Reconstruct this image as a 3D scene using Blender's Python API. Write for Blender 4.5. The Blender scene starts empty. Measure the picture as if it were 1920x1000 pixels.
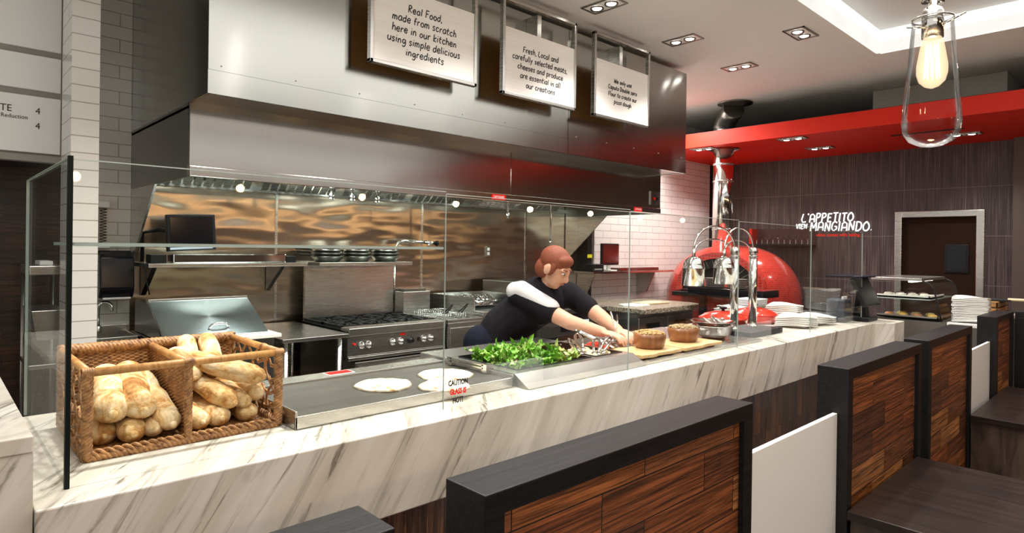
import bpy, bmesh, math, random
from mathutils import Vector, Matrix, noise as mnoise
PI = math.pi
S = bpy.context.scene
COL = S.collection
random.seed(7)

# ------------------------------------------------------------------ camera
def make_camera():
    F, CY = 1169.894, 465.957            # pixels of the 1920 x 1000 frame
    yaw, pitch, roll = math.radians(43.35385), math.radians(-0.14276), math.radians(-0.79827)
    f = Vector((math.cos(pitch)*math.sin(yaw), math.cos(pitch)*math.cos(yaw), math.sin(pitch)))
    r = Vector((math.cos(yaw), -math.sin(yaw), 0))
    d = f.cross(r)
    c, s = math.cos(roll), math.sin(roll)
    r2 = c*r + s*d
    d2 = -s*r + c*d
    cam = bpy.data.cameras.new('camera')
    cam.sensor_width = 36.0
    cam.sensor_fit = 'HORIZONTAL'
    cam.lens = F/1920*36.0
    cam.shift_y = -(500-CY)/1920
    cam.clip_start = 0.02
    o = bpy.data.objects.new('camera', cam)
    M = Matrix.Identity(4)
    for i in range(3):
        M[i][0] = r2[i]; M[i][1] = -d2[i]; M[i][2] = -f[i]
    M.translation = Vector((0, 0, 1.5))
    o.matrix_world = M
    COL.objects.link(o)
    S.camera = o
make_camera()

# ------------------------------------------------------------------ world, lights, exposure
S.view_settings.view_transform = 'Standard'
S.view_settings.look = 'None'
S.view_settings.gamma = 1.0
S.view_settings.use_curve_mapping = False
S.view_settings.exposure = 0.12
W = bpy.data.worlds.new('world')
S.world = W
W.use_nodes = True
W.node_tree.nodes['Background'].inputs[0].default_value = (1.0, 0.985, 0.96, 1)
W.node_tree.nodes['Background'].inputs[1].default_value = 0.80

def area(name, loc, size, power, color=(1, .93, .83), rot=(0, 0, 0), sy=None, spread=None):
    l = bpy.data.lights.new(name, 'AREA')
    l.energy = power; l.color = color; l.size = size
    if sy:
        l.shape = 'RECTANGLE'; l.size_y = sy
    if spread: l.spread = math.radians(spread)
    o = bpy.data.objects.new(name, l)
    o.location = loc; o.rotation_euler = rot
    COL.objects.link(o)
    return o
def spot(name, loc, power, angle=100, blend=.7, color=(1, .955, .90), rot=(0, 0, 0), r=.05):
    l = bpy.data.lights.new(name, 'SPOT')
    l.energy = power; l.color = color; l.spot_size = math.radians(angle); l.spot_blend = blend
    l.shadow_soft_size = r
    o = bpy.data.objects.new(name, l)
    o.location = loc; o.rotation_euler = rot
    COL.objects.link(o)
    return o
# ceiling downlights (kitchen row, one off the row, dining rows)
for x in (0.55, 1.5, 2.5, 3.55, 4.6, 5.65):
    spot('downlight_lamp', (x, 2.35 if x < 3 else 2.5, 3.2), 165, 115, .8)
for x, y in ((0.4, 1.0), (2.0, 1.2), (3.6, 1.2), (5.1, 1.6), (6.3, 0.3)):
    spot('downlight_lamp', (x, y, 3.2), 80, 120, .8)
for x, y in ((7.05, 4.0), (7.05, 2.93), (7.9, 2.95), (7.95, 1.5), (7.95, 4.0)):
    spot('soffit_lamp', (x, y, 2.72), 55, 120, .8)
# lamps inside the exhaust hood over the cook line
for x in (1.7, 2.9, 4.1):
    area('hood_lamp', (x, 3.9, 2.12), .5, 12, (.86, 1, .93))
# light of the ceiling tray over the dining room
area('tray_lamp', (2.4, 0.0, 3.43), 6.6, 100, (1, .985, .95), sy=3.2)
# row of warm filament pendants over the tables behind the camera
for k in range(11):
    l = bpy.data.lights.new('pendant_row_light', 'POINT'); l.energy = 7; l.color = (1, .60, .28); l.shadow_soft_size = .028
    o = bpy.data.objects.new('pendant_row_light', l); o.location = (-2.2+.95*k, -1.1, 1.88); COL.objects.link(o)
# unseen lamp added to brighten the tiled wall near the oven
area('tile_wash_lamp', (6.3, 4.1, 3.15), .6, 70, (1, .95, .9), sy=.3)
# ------------------------------------------------------------------ node materials
class NT:
    def __init__(s, name):
        s.m = bpy.data.materials.new(name)
        s.m.use_nodes = True
        s.t = s.m.node_tree
        s.t.nodes.clear()
        s.out = s.n('ShaderNodeOutputMaterial')
    def n(s, typ, **kw):
        nd = s.t.nodes.new(typ)
        for k, v in kw.items(): setattr(nd, k, v)
        return nd
    def l(s, a, b): s.t.links.new(a, b)
    def val(s, inp, v):
        if hasattr(v, 'links') or isinstance(v, bpy.types.NodeSocket): s.l(v, inp)
        else: inp.default_value = v
    def math(s, op, a, b=0.0, clamp=False):
        nd = s.n('ShaderNodeMath', operation=op, use_clamp=clamp)
        s.val(nd.inputs[0], a); s.val(nd.inputs[1], b)
        return nd.outputs[0]
    def obj(s): return s.n('ShaderNodeTexCoord').outputs['Object']
    def sep(s, v):
        nd = s.n('ShaderNodeSeparateXYZ'); s.l(v, nd.inputs[0]); return nd.outputs
    def comb(s, x, y, z=0.0):
        nd = s.n('ShaderNodeCombineXYZ')
        for i, v in enumerate((x, y, z)): s.val(nd.inputs[i], v)
        return nd.outputs[0]
    def scale(s, v, sc):
        nd = s.n('ShaderNodeVectorMath', operation='MULTIPLY'); s.l(v, nd.inputs[0]); nd.inputs[1].default_value = sc
        return nd.outputs[0]
    def noise(s, v, sc=5, detail=3, rough=.5, dist=0.0):
        nd = s.n('ShaderNodeTexNoise')
        if v is not None: s.l(v, nd.inputs['Vector'])
        nd.inputs['Scale'].default_value = sc; nd.inputs['Detail'].default_value = detail
        nd.inputs['Roughness'].default_value = rough; nd.inputs['Distortion'].default_value = dist
        return nd.outputs['Fac']
    def ramp(s, f, stops):
        nd = s.n('ShaderNodeValToRGB')
        s.l(f, nd.inputs[0])
        e = nd.color_ramp.elements
        while len(e) < len(stops): e.new(.5)
        for i, (p, c) in enumerate(stops):
            e[i].position = p
            e[i].color = (c[0], c[1], c[2], 1) if not isinstance(c, (int, float)) else (c, c, c, 1)
        return nd.outputs[0]
    def mix(s, f, a, b, blend='MIX'):
        nd = s.n('ShaderNodeMix', data_type='RGBA', blend_type=blend)
        s.val(nd.inputs[0], f)
        for i, v in ((6, a), (7, b)):
            if isinstance(v, tuple): nd.inputs[i].default_value = (v[0], v[1], v[2], 1)
            else: s.l(v, nd.inputs[i])
        return nd.outputs[2]
    def bump(s, h, strength=.2, dist=.01):
        nd = s.n('ShaderNodeBump'); s.l(h, nd.inputs['Height'])
        nd.inputs['Strength'].default_value = strength; nd.inputs['Distance'].default_value = dist
        return nd.outputs[0]
    def pbsdf(s, color=(.8, .8, .8), rough=.5, metal=0.0, normal=None, spec=.5, coat=0.0, **kw):
        b = s.n('ShaderNodeBsdfPrincipled')
        if isinstance(color, tuple): b.inputs['Base Color'].default_value = (color[0], color[1], color[2], 1)
        else: s.l(color, b.inputs['Base Color'])
        s.val(b.inputs['Roughness'], rough); s.val(b.inputs['Metallic'], metal)
        b.inputs['Specular IOR Level'].default_value = spec
        b.inputs['Coat Weight'].default_value = coat
        for k, v in kw.items():
            if isinstance(v, tuple) and len(v) == 3: v = (*v, 1)
            b.inputs[k.replace('_', ' ')].default_value = v
        if normal is not None: s.l(normal, b.inputs['Normal'])
        s.l(b.outputs[0], s.out.inputs[0])
        return b

MATS = {}
def plain(name, color, rough=.5, metal=0.0, coat=0.0, spec=.5, var=.06, vs=14):
    """one colour with a little mottling so that no surface is dead flat"""
    t = NT(name)
    f = t.noise(t.obj(), vs, 3)
    lo = tuple(c*(1-var) for c in color); hi = tuple(min(1, c*(1+var)) for c in color)
    col = t.mix(f, lo, hi)
    t.pbsdf(col, rough, metal, None, spec, coat)
    MATS[name] = t.m
    return t.m
def emis(name, color, strength):
    t = NT(name)
    e = t.n('ShaderNodeEmission'); e.inputs[0].default_value = (*color, 1); e.inputs[1].default_value = strength
    t.l(e.outputs[0], t.out.inputs[0])
    return t.m
def steel(name, color=(.62, .61, .58), rough=.25, wav=0.0, wsc=3.0, brush=(2, 2, 420), bs=.05):
    t = NT(name)
    o = t.obj()
    br = t.noise(t.scale(o, brush), 1.5, 3)
    r = t.math('ADD', t.math('MULTIPLY', br, .05), rough-.025)
    h = t.math('MULTIPLY', br, bs*.12)
    if wav > 0:
        h = t.math('ADD', h, t.math('MULTIPLY', t.noise(t.scale(o, (1.2, 1.2, .9)), wsc, 1.5), wav))
    nrm = t.bump(h, .6, .02)
    col = t.mix(t.noise(o, 2.5, 2), tuple(c*.93 for c in color), color)
    t.pbsdf(col, r, 1.0, nrm)
    return t.m
M = {}
M['steel'] = steel('brushed_steel', (.60, .59, .56), .27)
M['steel_hood'] = steel('hood_steel', (.58, .555, .52), .15, .25, .9, (40, 40, 1), .01)
M['steel_dark'] = steel('dark_steel', (.30, .29, .27), .32)
M['chrome'] = steel('chrome', (.78, .77, .74), .10, bs=.0)
M['black_iron'] = plain('black_iron', (.018, .018, .018), .45, .6)
M['black'] = plain('matte_black_plastic', (.006, .006, .007), .45, spec=.3)
M['black_gloss'] = plain('black_gloss_screen', (.006, .0055, .008), .14, spec=.3)
M['screen_red'] = plain('dark_red_screen', (.10, .012, .008), .12)
M['white'] = plain('white_paint', (.78, .78, .75), .45)
M['white_plastic'] = plain('white_plastic', (.75, .75, .70), .35)
M['porcelain'] = plain('white_porcelain', (.86, .86, .82), .15, coat=.5, var=.02)
M['acrylic'] = plain('frosted_white_acrylic', (.95, .97, .95), .18, var=.01, vs=3)
M['red'] = plain('red_paint', (.56, .018, .006), .5, var=.03, vs=3, spec=.2)
M['red_enamel'] = plain('red_enamel', (.62, .035, .02), .12, coat=.7)
M['grey_paint'] = plain('grey_paint', (.30, .29, .26), .6)
M['ceiling'] = plain('ceiling_paint', (.69, .685, .65), .7, var=.04, vs=2)
M['ceiling_black'] = plain('black_ceiling_paint', (.012, .011, .011), .9)  # flat black, also used where shade is put in as colour
M['brown_wall'] = plain('brown_wall_paint', (.085, .06, .05), .6)
M['door_brown'] = plain('dark_brown_door', (.020, .007, .0025), .65, spec=.15)
M['concrete'] = plain('dark_floor', (.10, .085, .075), .35)
M['menu_white'] = plain('menu_board_white', (.86, .86, .85), .4, var=.02, vs=2)
M['ink'] = plain('black_ink', (.008, .008, .008), .5)
M['red_ink'] = plain('red_ink', (.72, .012, .008), .7, spec=.2)
M['yellow'] = plain('yellow_tag', (.75, .7, .02), .5)
M['wood_light'] = None
M['bulb_on'] = emis('lit_lamp', (1, .95, .86), 14)
M['filament'] = emis('glowing_filament', (1, .62, .28), 60)
M['cove'] = emis('lit_cove', (1, .985, .95), 1.15)  # tray sides glow themselves in place of hidden cove lights
M['digits'] = emis('lit_digits', (.8, .95, 1), 1.5)
M['lit_bulb'] = emis('lit_bulb_glow', (1, .72, .42), 1.6)
M['neon'] = emis('lit_white_lettering', (1, .98, .95), 1.6)  # glow added to plain white wall lettering
M['neon_red'] = emis('lit_red_lettering', (1, .04, .02), 1.0)  # same added glow for the red line of words
M['skin'] = plain('skin', (.62, .33, .21), .5, var=.05)
M['dark_red'] = plain('dark_red_board', (.045, .012, .009), .4)
M['fibreboard'] = plain('brown_fibreboard', (.55, .25, .07), .7)
M['hair'] = m_hair = plain('ginger_hair', (.20, .045, .016), .7, var=.35, vs=60)
M['cap'] = plain('red_cap', (.42, .05, .025), .7)
M['shirt'] = plain('black_shirt', (.009, .008, .011), .9, spec=.15, var=.4, vs=25)
M['trousers'] = plain('navy_trousers', (.006, .007, .014), .9, spec=.15)
M['apron'] = plain('white_cloth', (.55, .53, .53), .85)
M['lip'] = plain('lip', (.40, .14, .10), .45)
M['foil'] = steel('crumpled_foil', (.75, .75, .74), .16, 1.4, 30.0)
M['nuts'] = plain('granola', (.50, .32, .13), .7, var=.75, vs=110)
M['olive'] = plain('dark_olive', (.06, .03, .03), .4, var=.4, vs=60)

def m_wavy():
    # rolled wall sheet: reflections are drawn out sideways and undulate slowly
    t = NT('wavy_wall_steel')
    o = t.obj()
    h = t.noise(t.scale(o, (.9, .9, .55)), 1.3, 1.0)
    h2 = t.noise(t.scale(o, (2.2, 2.2, 7.0)), 1.0, 1.0)
    hh = t.math('ADD', t.math('MULTIPLY', h, 5.0), t.math('MULTIPLY', h2, .9))
    tg = t.n('ShaderNodeTangent'); tg.direction_type = 'RADIAL'; tg.axis = 'Z'
    b = t.pbsdf((.58, .49, .40), .22, 1.0, t.bump(hh, .6, .02), Anisotropic=.8, Anisotropic_Rotation=0.0)
    t.l(tg.outputs[0], b.inputs['Tangent'])
    return t.m
def m_sheet(name, color, rough, an, wav):
    # polished sheet with an upright grain: lamps reflect as tall soft streaks
    t = NT(name)
    h = t.noise(t.scale(t.obj(), (1.3, 1.3, .7)), 1.4, 1.0)
    tg = t.n('ShaderNodeTangent'); tg.direction_type = 'RADIAL'; tg.axis = 'Z'
    b = t.pbsdf(color, rough, 1.0, t.bump(t.math('MULTIPLY', h, wav), .6, .02), Anisotropic=an, Anisotropic_Rotation=.25)
    t.l(tg.outputs[0], b.inputs['Tangent'])
    return t.m
M['steel_v'] = m_sheet('upright_grain_steel', (.47, .48, .455), .16, .88, .9)
M['lid_steel'] = m_sheet('lid_steel', (.60, .64, .66), .24, .6, .3)
M['steel_wall'] = m_wavy()

def m_marble():
    t = NT('veined_marble')
    x, y, z = t.sep(t.obj())
    v = t.math('ADD', z, t.math('SUBTRACT', y, 1.575))
    u = t.math('SUBTRACT', t.math('MULTIPLY', x, .84), t.math('MULTIPLY', v, .54))
    w = t.math('ADD', t.math('MULTIPLY', x, .54), t.math('MULTIPLY', v, .84))
    p = t.comb(t.math('MULTIPLY', u, 7.0), t.math('MULTIPLY', w, .8), t.math('MULTIPLY', y, .3))
    broad = t.noise(p, 1.0, 4, .6, .6)
    fine = t.noise(t.comb(t.math('MULTIPLY', u, 26.0), t.math('MULTIPLY', w, 2.2), 0.0), 1.0, 5, .62, .9)
    base = t.ramp(broad, [(.25, (.42, .385, .32)), (.5, (.60, .565, .495)), (.72, (.69, .665, .615))])
    vein = t.ramp(fine, [(.27, 0.0), (.36, .9), (.41, .25), (.48, .0)])
    zone = t.ramp(t.noise(p, .7, 2, .5, .2), [(.42, 0.0), (.62, 1.0)])
    vz = t.math('MULTIPLY', vein, t.math('ADD', t.math('MULTIPLY', zone, .80), .24))
    soft = t.ramp(t.noise(t.comb(t.math('MULTIPLY', u, 14.0), t.math('MULTIPLY', w, 1.0), 3.0), 1.0, 3, .5, .5), [(.5, 0.0), (.72, .45)])
    c = t.mix(soft, base, (.42, .37, .28))
    c = t.mix(vz, c, (.11, .095, .07))
    t.pbsdf(c, .22, 0, None, .5)
    return t.m
M['marble'] = m_marble()

def m_planks(name, ax, w, h, stops, grain=(3, 70), rough=.35, dark=.28, seed=0.0, coat=.1, vertical=False):
    """reclaimed boards: ax gives the two object axes of the board face (along, across)"""
    t = NT(name)
    s = t.sep(t.obj())
    a, b = s[ax[0]], s[ax[1]]
    br = t.n('ShaderNodeTexBrick')
    br.offset = .37; br.offset_frequency = 2; br.squash = 1.0
    t.l(t.comb(t.math('ADD', a, seed), b, 0.0), br.inputs['Vector'])
    br.inputs['Color1'].default_value = (0, 0, 0, 1); br.inputs['Color2'].default_value = (1, 1, 1, 1)
    br.inputs['Mortar'].default_value = (.5, .5, .5, 1)
    br.inputs['Scale'].default_value = 1.0; br.inputs['Mortar Size'].default_value = .0016
    br.inputs['Brick Width'].default_value = w; br.inputs['Row Height'].default_value = h
    rnd = br.outputs['Color']
    tint = t.ramp(rnd, stops)
    shift = t.math('MULTIPLY', rnd, 37.0)
    gv = t.comb(t.math('MULTIPLY', a, grain[0]), t.math('MULTIPLY', b, grain[1]), shift)
    g1 = t.noise(gv, 1.0, 5, .65, 1.6)
    g2 = t.noise(t.comb(t.math('MULTIPLY', a, grain[0]*.6), t.math('MULTIPLY', b, grain[1]*.22), shift), 1.0, 3, .5, 2.5)
    gr = t.ramp(g1, [(.40, dark*1.0), (.54, 1.0), (.72, 1.45)])
    gr2 = t.ramp(g2, [(.35, .55), (.6, 1.1)])
    c = t.mix(1.0, tint, gr, 'MULTIPLY')
    c = t.mix(1.0, c, gr2, 'MULTIPLY')
    c = t.mix(br.outputs['Fac'], c, (.006, .004, .003))
    nrm = t.bump(t.math('SUBTRACT', t.math('MULTIPLY', g1, .5), br.outputs['Fac']), .5, .004)
    t.pbsdf(c, rough, 0, nrm, .5, coat)
    return t.m
brown = [(0.0, (.07, .028, .016)), (.25, (.34, .10, .030)), (.45, (.12, .045, .022)), (.62, (.46, .155, .045)), (.8, (.24, .075, .025)), (1.0, (.62, .28, .10))]
M['planks'] = m_planks('reclaimed_planks', (0, 2), .44, .106, brown, (2.2, 85), .28)
M['planks_y'] = m_planks('reclaimed_planks_side', (1, 2), .44, .106, brown, (2.2, 85), .28)
M['cladding'] = m_planks('vertical_cladding', (2, 0), .42, .075, [(0, (.05, .026, .017)), (.5, (.11, .055, .028)), (.8, (.19, .09, .04)), (1, (.07, .037, .022))])
M['plank_wall'] = m_planks('dark_plank_wall', (0, 2), .55, .09, [(0, (.016, .008, .005)), (.5, (.05, .02, .009)), (.8, (.03, .013, .007)), (1, (.075, .03, .013))])
M['crate_wood'] = m_planks('crate_wood', (1, 2), .8, .06, [(0, (.42, .20, .06)), (1, (.55, .29, .09))], (4, 60), .5, .6)
def m_grainwood(name, c1, c2, ax=(0, 1), grain=(2.5, 45), rough=.4, coat=0.0, bs=.25, spec=.5):
    t = NT(name)
    s = t.sep(t.obj())
    g = t.noise(t.comb(t.math('MULTIPLY', s[ax[0]], grain[0]), t.math('MULTIPLY', s[ax[1]], grain[1]), t.math('MULTIPLY', s[3-ax[0]-ax[1]], grain[1])), 1.0, 5, .6, 1.2)
    c = t.ramp(g, [(.32, c1), (.68, c2)])
    t.pbsdf(c, rough, 0, t.bump(g, bs, .003), spec, coat)
    return t.m
M['black_wood'] = m_grainwood('black_stained_oak', (.004, .0038, .0042), (.0115, .0105, .0115), (0, 1), (2, 60), .42, spec=.3)
M['brown_wood'] = m_grainwood('dark_brown_seat_wood', (.011, .007, .006), (.029, .018, .0155), (1, 0), (2, 30), .36, spec=.3)
M['end_wood'] = m_grainwood('walnut_end_panel', (.035, .022, .018), (.10, .068, .052), (2, 1), (3, 14), .4)
M['board_wood'] = m_grainwood('pale_board_wood', (.58, .36, .15), (.78, .56, .29), (0, 1), (3, 30), .45)
M['bowl_wood'] = m_grainwood('acacia_bowl_wood', (.16, .055, .018), (.34, .135, .045), (2, 0), (6, 26), .35, .2)
M['sign_wood'] = m_grainwood('whitewashed_board', (.86, .83, .79), (.93, .91, .88), (0, 2), (1.2, 26), .55, 0, .12)
M['peel_wood'] = m_grainwood('peel_wood', (.62, .47, .28), (.75, .60, .40), (0, 1), (3, 30), .5)

def m_tile(name, ax, tile=(.265, .0855), color=(.66, .64, .60), grout=(.30, .27, .22), offset=.5, shift=(0, 0), mort=.0026, rough=.2):
    t = NT(name)
    s = t.sep(t.obj())
    br = t.n('ShaderNodeTexBrick'); br.offset = offset
    t.l(t.comb(t.math('ADD', s[ax[0]], shift[0]), t.math('ADD', s[ax[1]], shift[1]), 0.0), br.inputs['Vector'])
    br.inputs['Color1'].default_value = (*color, 1); br.inputs['Color2'].default_value = (*[c*.94 for c in color], 1)
    br.inputs['Mortar'].default_value = (*grout, 1)
    br.inputs['Scale'].default_value = 1.0; br.inputs['Mortar Size'].default_value = mort
    br.inputs['Mortar Smooth'].default_value = .1
    br.inputs['Brick Width'].default_value = tile[0]; br.inputs['Row Height'].default_value = tile[1]
    inv = t.math('SUBTRACT', 1.0, br.outputs['Fac'])
    t.pbsdf(br.outputs['Color'], rough, 0, t.bump(inv, .35, .003), .5)
    return t.m
M['tile'] = m_tile('white_wall_tile', (0, 2))
M['tile_pillar'] = m_tile('white_pillar_tile', (0, 2), (.4, .0855), shift=(-.12, .02))
M['tile_pillar_side'] = m_tile('white_pillar_tile_side', (1, 2), (.4, .0855), shift=(.1, .02))
M['tile_bright'] = m_tile('white_oven_wall_tile', (0, 2), (.30, .0855), (.80, .77, .74), (.33, .27, .25))

def m_streak():
    t = NT('dark_streaked_laminate')
    s = t.sep(t.obj())
    g = t.noise(t.comb(t.math('MULTIPLY', s[1], 95.0), t.math('MULTIPLY', s[2], 1.3), 0.0), 1.0, 5, .7, .3)
    c = t.ramp(g, [(.33, (.020, .013, .014)), (.5, (.056, .038, .039)), (.68, (.16, .12, .118))])
    br = t.n('ShaderNodeTexBrick'); br.offset = 0.0
    t.l(t.comb(t.math('ADD', s[1], .22), t.math('ADD', s[2], -.576), 0.0), br.inputs['Vector'])
    br.inputs['Scale'].default_value = 1.0; br.inputs['Mortar Size'].default_value = .004
    br.inputs['Brick Width'].default_value = .62; br.inputs['Row Height'].default_value = .56
    c = t.mix(t.math('MULTIPLY', br.outputs['Fac'], .55), c, (.22, .18, .17))
    t.pbsdf(c, .42, 0, t.bump(g, .15, .002), .4)
    return t.m
M['streak'] = m_streak()

def m_mosaic():
    t = NT('red_mosaic_tile')
    x, y, z = t.sep(t.obj())
    ang = t.math('ARCTAN2', y, x)
    el = t.math('ARCTAN2', t.math('MULTIPLY', z, 1.3), t.math('SQRT', t.math('ADD', t.math('MULTIPLY', x, x), t.math('MULTIPLY', y, y))))
    br = t.n('ShaderNodeTexBrick'); br.offset = 0.0
    t.l(t.comb(t.math('MULTIPLY', ang, .9), t.math('MULTIPLY', el, .9), 0.0), br.inputs['Vector'])
    br.inputs['Color1'].default_value = (.42, .008, .004, 1); br.inputs['Color2'].default_value = (.60, .022, .012, 1)
    br.inputs['Mortar'].default_value = (.40, .12, .09, 1)
    br.inputs['Scale'].default_value = 1.0; br.inputs['Mortar Size'].default_value = .0026
    br.inputs['Brick Width'].default_value = .034; br.inputs['Row Height'].default_value = .034
    t.pbsdf(br.outputs['Color'], .16, 0, t.bump(t.math('SUBTRACT', 1.0, br.outputs['Fac']), .25, .003), .6, .3)
    return t.m
M['mosaic'] = m_mosaic()

def m_granite():
    t = NT('speckled_granite')
    v = t.n('ShaderNodeTexVoronoi'); t.l(t.obj(), v.inputs['Vector']); v.inputs['Scale'].default_value = 90
    c = t.ramp(t.sep(v.outputs['Color'])[0], [(.1, (.03, .025, .02)), (.35, (.20, .155, .105)), (.7, (.30, .25, .185)), (.95, (.46, .42, .36))])
    t.pbsdf(c, .3)
    return t.m
M['granite'] = m_granite()

def m_bread():
    t = NT('floury_baguette_crust')
    o = t.obj()
    oi = t.n('ShaderNodeObjectInfo')
    off = t.n('ShaderNodeVectorMath', operation='ADD'); t.l(o, off.inputs[0])
    t.l(t.comb(t.math('MULTIPLY', oi.outputs['Random'], 9.0), 0.0, 0.0), off.inputs[1])
    f = t.noise(t.scale(off.outputs[0], (1, .7, 1)), 17, 5, .68, .7)
    c = t.ramp(f, [(.31, (.26, .10, .025)), (.41, (.48, .24, .075)), (.49, (.68, .46, .21)), (.60, (.80, .65, .42))])
    crack = t.ramp(t.noise(t.scale(off.outputs[0], (60, 12, 60)), 1.0, 4, .6, 1.0), [(.36, .75), (.5, 1.0)])
    c = t.mix(1.0, c, crack, 'MULTIPLY')
    t.pbsdf(c, .75, 0, t.bump(t.noise(off.outputs[0], 60, 4), .35, .004), .25)
    return t.m
M['bread'] = m_bread()
def m_flat():
    t = NT('floury_flatbread')
    o = t.obj()
    c = t.ramp(t.noise(o, 22, 3, .6), [(.32, (.30, .13, .04)), (.38, (.60, .42, .22)), (.46, (.74, .66, .50)), (.7, (.80, .74, .60))])
    t.pbsdf(c, .8, 0, t.bump(t.noise(o, 40, 3), .3, .004), .2)
    return t.m
M['flatbread'] = m_flat()
def m_wicker(name, c1, c2, ax=(0, 2), sc=150):
    t = NT(name)
    s = t.sep(t.obj())
    row = t.math('SINE', t.math('ADD', t.math('MULTIPLY', s[ax[1]], sc*4), t.math('MULTIPLY', t.math('SINE', t.math('MULTIPLY', s[ax[0]], 160.0)), 1.6)))
    f = t.math('ADD', t.math('MULTIPLY', row, .35), t.noise(t.obj(), 40, 3))
    c = t.ramp(f, [(.25, c1), (.75, c2)])
    t.pbsdf(c, .5, 0, t.bump(row, .8, .004), .3)
    return t.m
M['wicker'] = m_wicker('woven_wicker', (.10, .035, .010), (.40, .19, .06))
M['wicker_side'] = m_wicker('woven_wicker_divider', (.12, .045, .013), (.44, .21, .07), (1, 2))
M['cane'] = m_grainwood('golden_cane', (.34, .14, .035), (.60, .31, .10), (0, 1), (60, 20), .4, .1)
M['willow'] = m_grainwood('brown_willow', (.12, .045, .015), (.52, .26, .095), (0, 2), (40, 40), .5)
def m_griddle():
    t = NT('griddle_plate')
    f = t.noise(t.scale(t.obj(), (1.5, 5, 1)), 3, 4, .6)
    c = t.ramp(f, [(.3, (.075, .07, .06)), (.7, (.115, .107, .09))])
    t.pbsdf(c, .42, .55, None)
    return t.m
M['griddle'] = m_griddle()
def m_leaf(name, c1, c2):
    t = NT(name)
    oi = t.noise(t.obj(), 9, 2)
    c = t.ramp(oi, [(.3, c1), (.7, c2)])
    b = t.pbsdf(c, .35)
    b.inputs['Subsurface Weight'].default_value = 0.0
    return t.m
M['leaf'] = m_leaf('salad_leaf', (.07, .24, .014), (.27, .58, .05))
M['leaf_pale'] = m_leaf('pale_salad_leaf', (.28, .46, .07), (.55, .68, .25))
M['leaf_red'] = m_leaf('red_salad_leaf', (.05, .008, .012), (.14, .03, .03))

def m_glass(name, tint=(.955, .985, .97), refl=1.0, ior=1.45):
    t = NT(name)
    tr = t.n('ShaderNodeBsdfTransparent'); tr.inputs[0].default_value = (*tint, 1)
    gl = t.n('ShaderNodeBsdfGlossy'); gl.inputs['Roughness'].default_value = 0.0
    fr = t.n('ShaderNodeFresnel'); fr.inputs['IOR'].default_value = ior
    mx = t.n('ShaderNodeMixShader')
    t.l(t.math('MULTIPLY', fr.outputs[0], refl), mx.inputs[0])
    t.l(tr.outputs[0], mx.inputs[1]); t.l(gl.outputs[0], mx.inputs[2])
    t.l(mx.outputs[0], t.out.inputs[0])
    return t.m
M['glass'] = m_glass('clear_guard_glass', (.982, .993, .987), .26)
M['glass_bulb'] = m_glass('clear_bulb_glass', (.985, .975, .96), .8, 1.22)
M['glass_edge'] = plain('polished_glass_edge', (.40, .46, .43), .08)
M['glass_edge_dark'] = plain('dark_glass_edge', (.004, .007, .006), .5, spec=.15)

def m_glow():
    t = NT('glowing_bulb_glass')
    tr = t.n('ShaderNodeBsdfTransparent')
    em = t.n('ShaderNodeEmission'); em.inputs[0].default_value = (1, .74, .46, 1); em.inputs[1].default_value = 1.5
    mx = t.n('ShaderNodeMixShader')
    lw = t.n('ShaderNodeLayerWeight'); lw.inputs[0].default_value = .35
    t.l(t.math('SUBTRACT', .62, t.math('MULTIPLY', lw.outputs['Facing'], .45)), mx.inputs[0])
    t.l(tr.outputs[0], mx.inputs[1]); t.l(em.outputs[0], mx.inputs[2]); t.l(mx.outputs[0], t.out.inputs[0])
    return t.m
M['glow_glass'] = m_glow()
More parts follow.
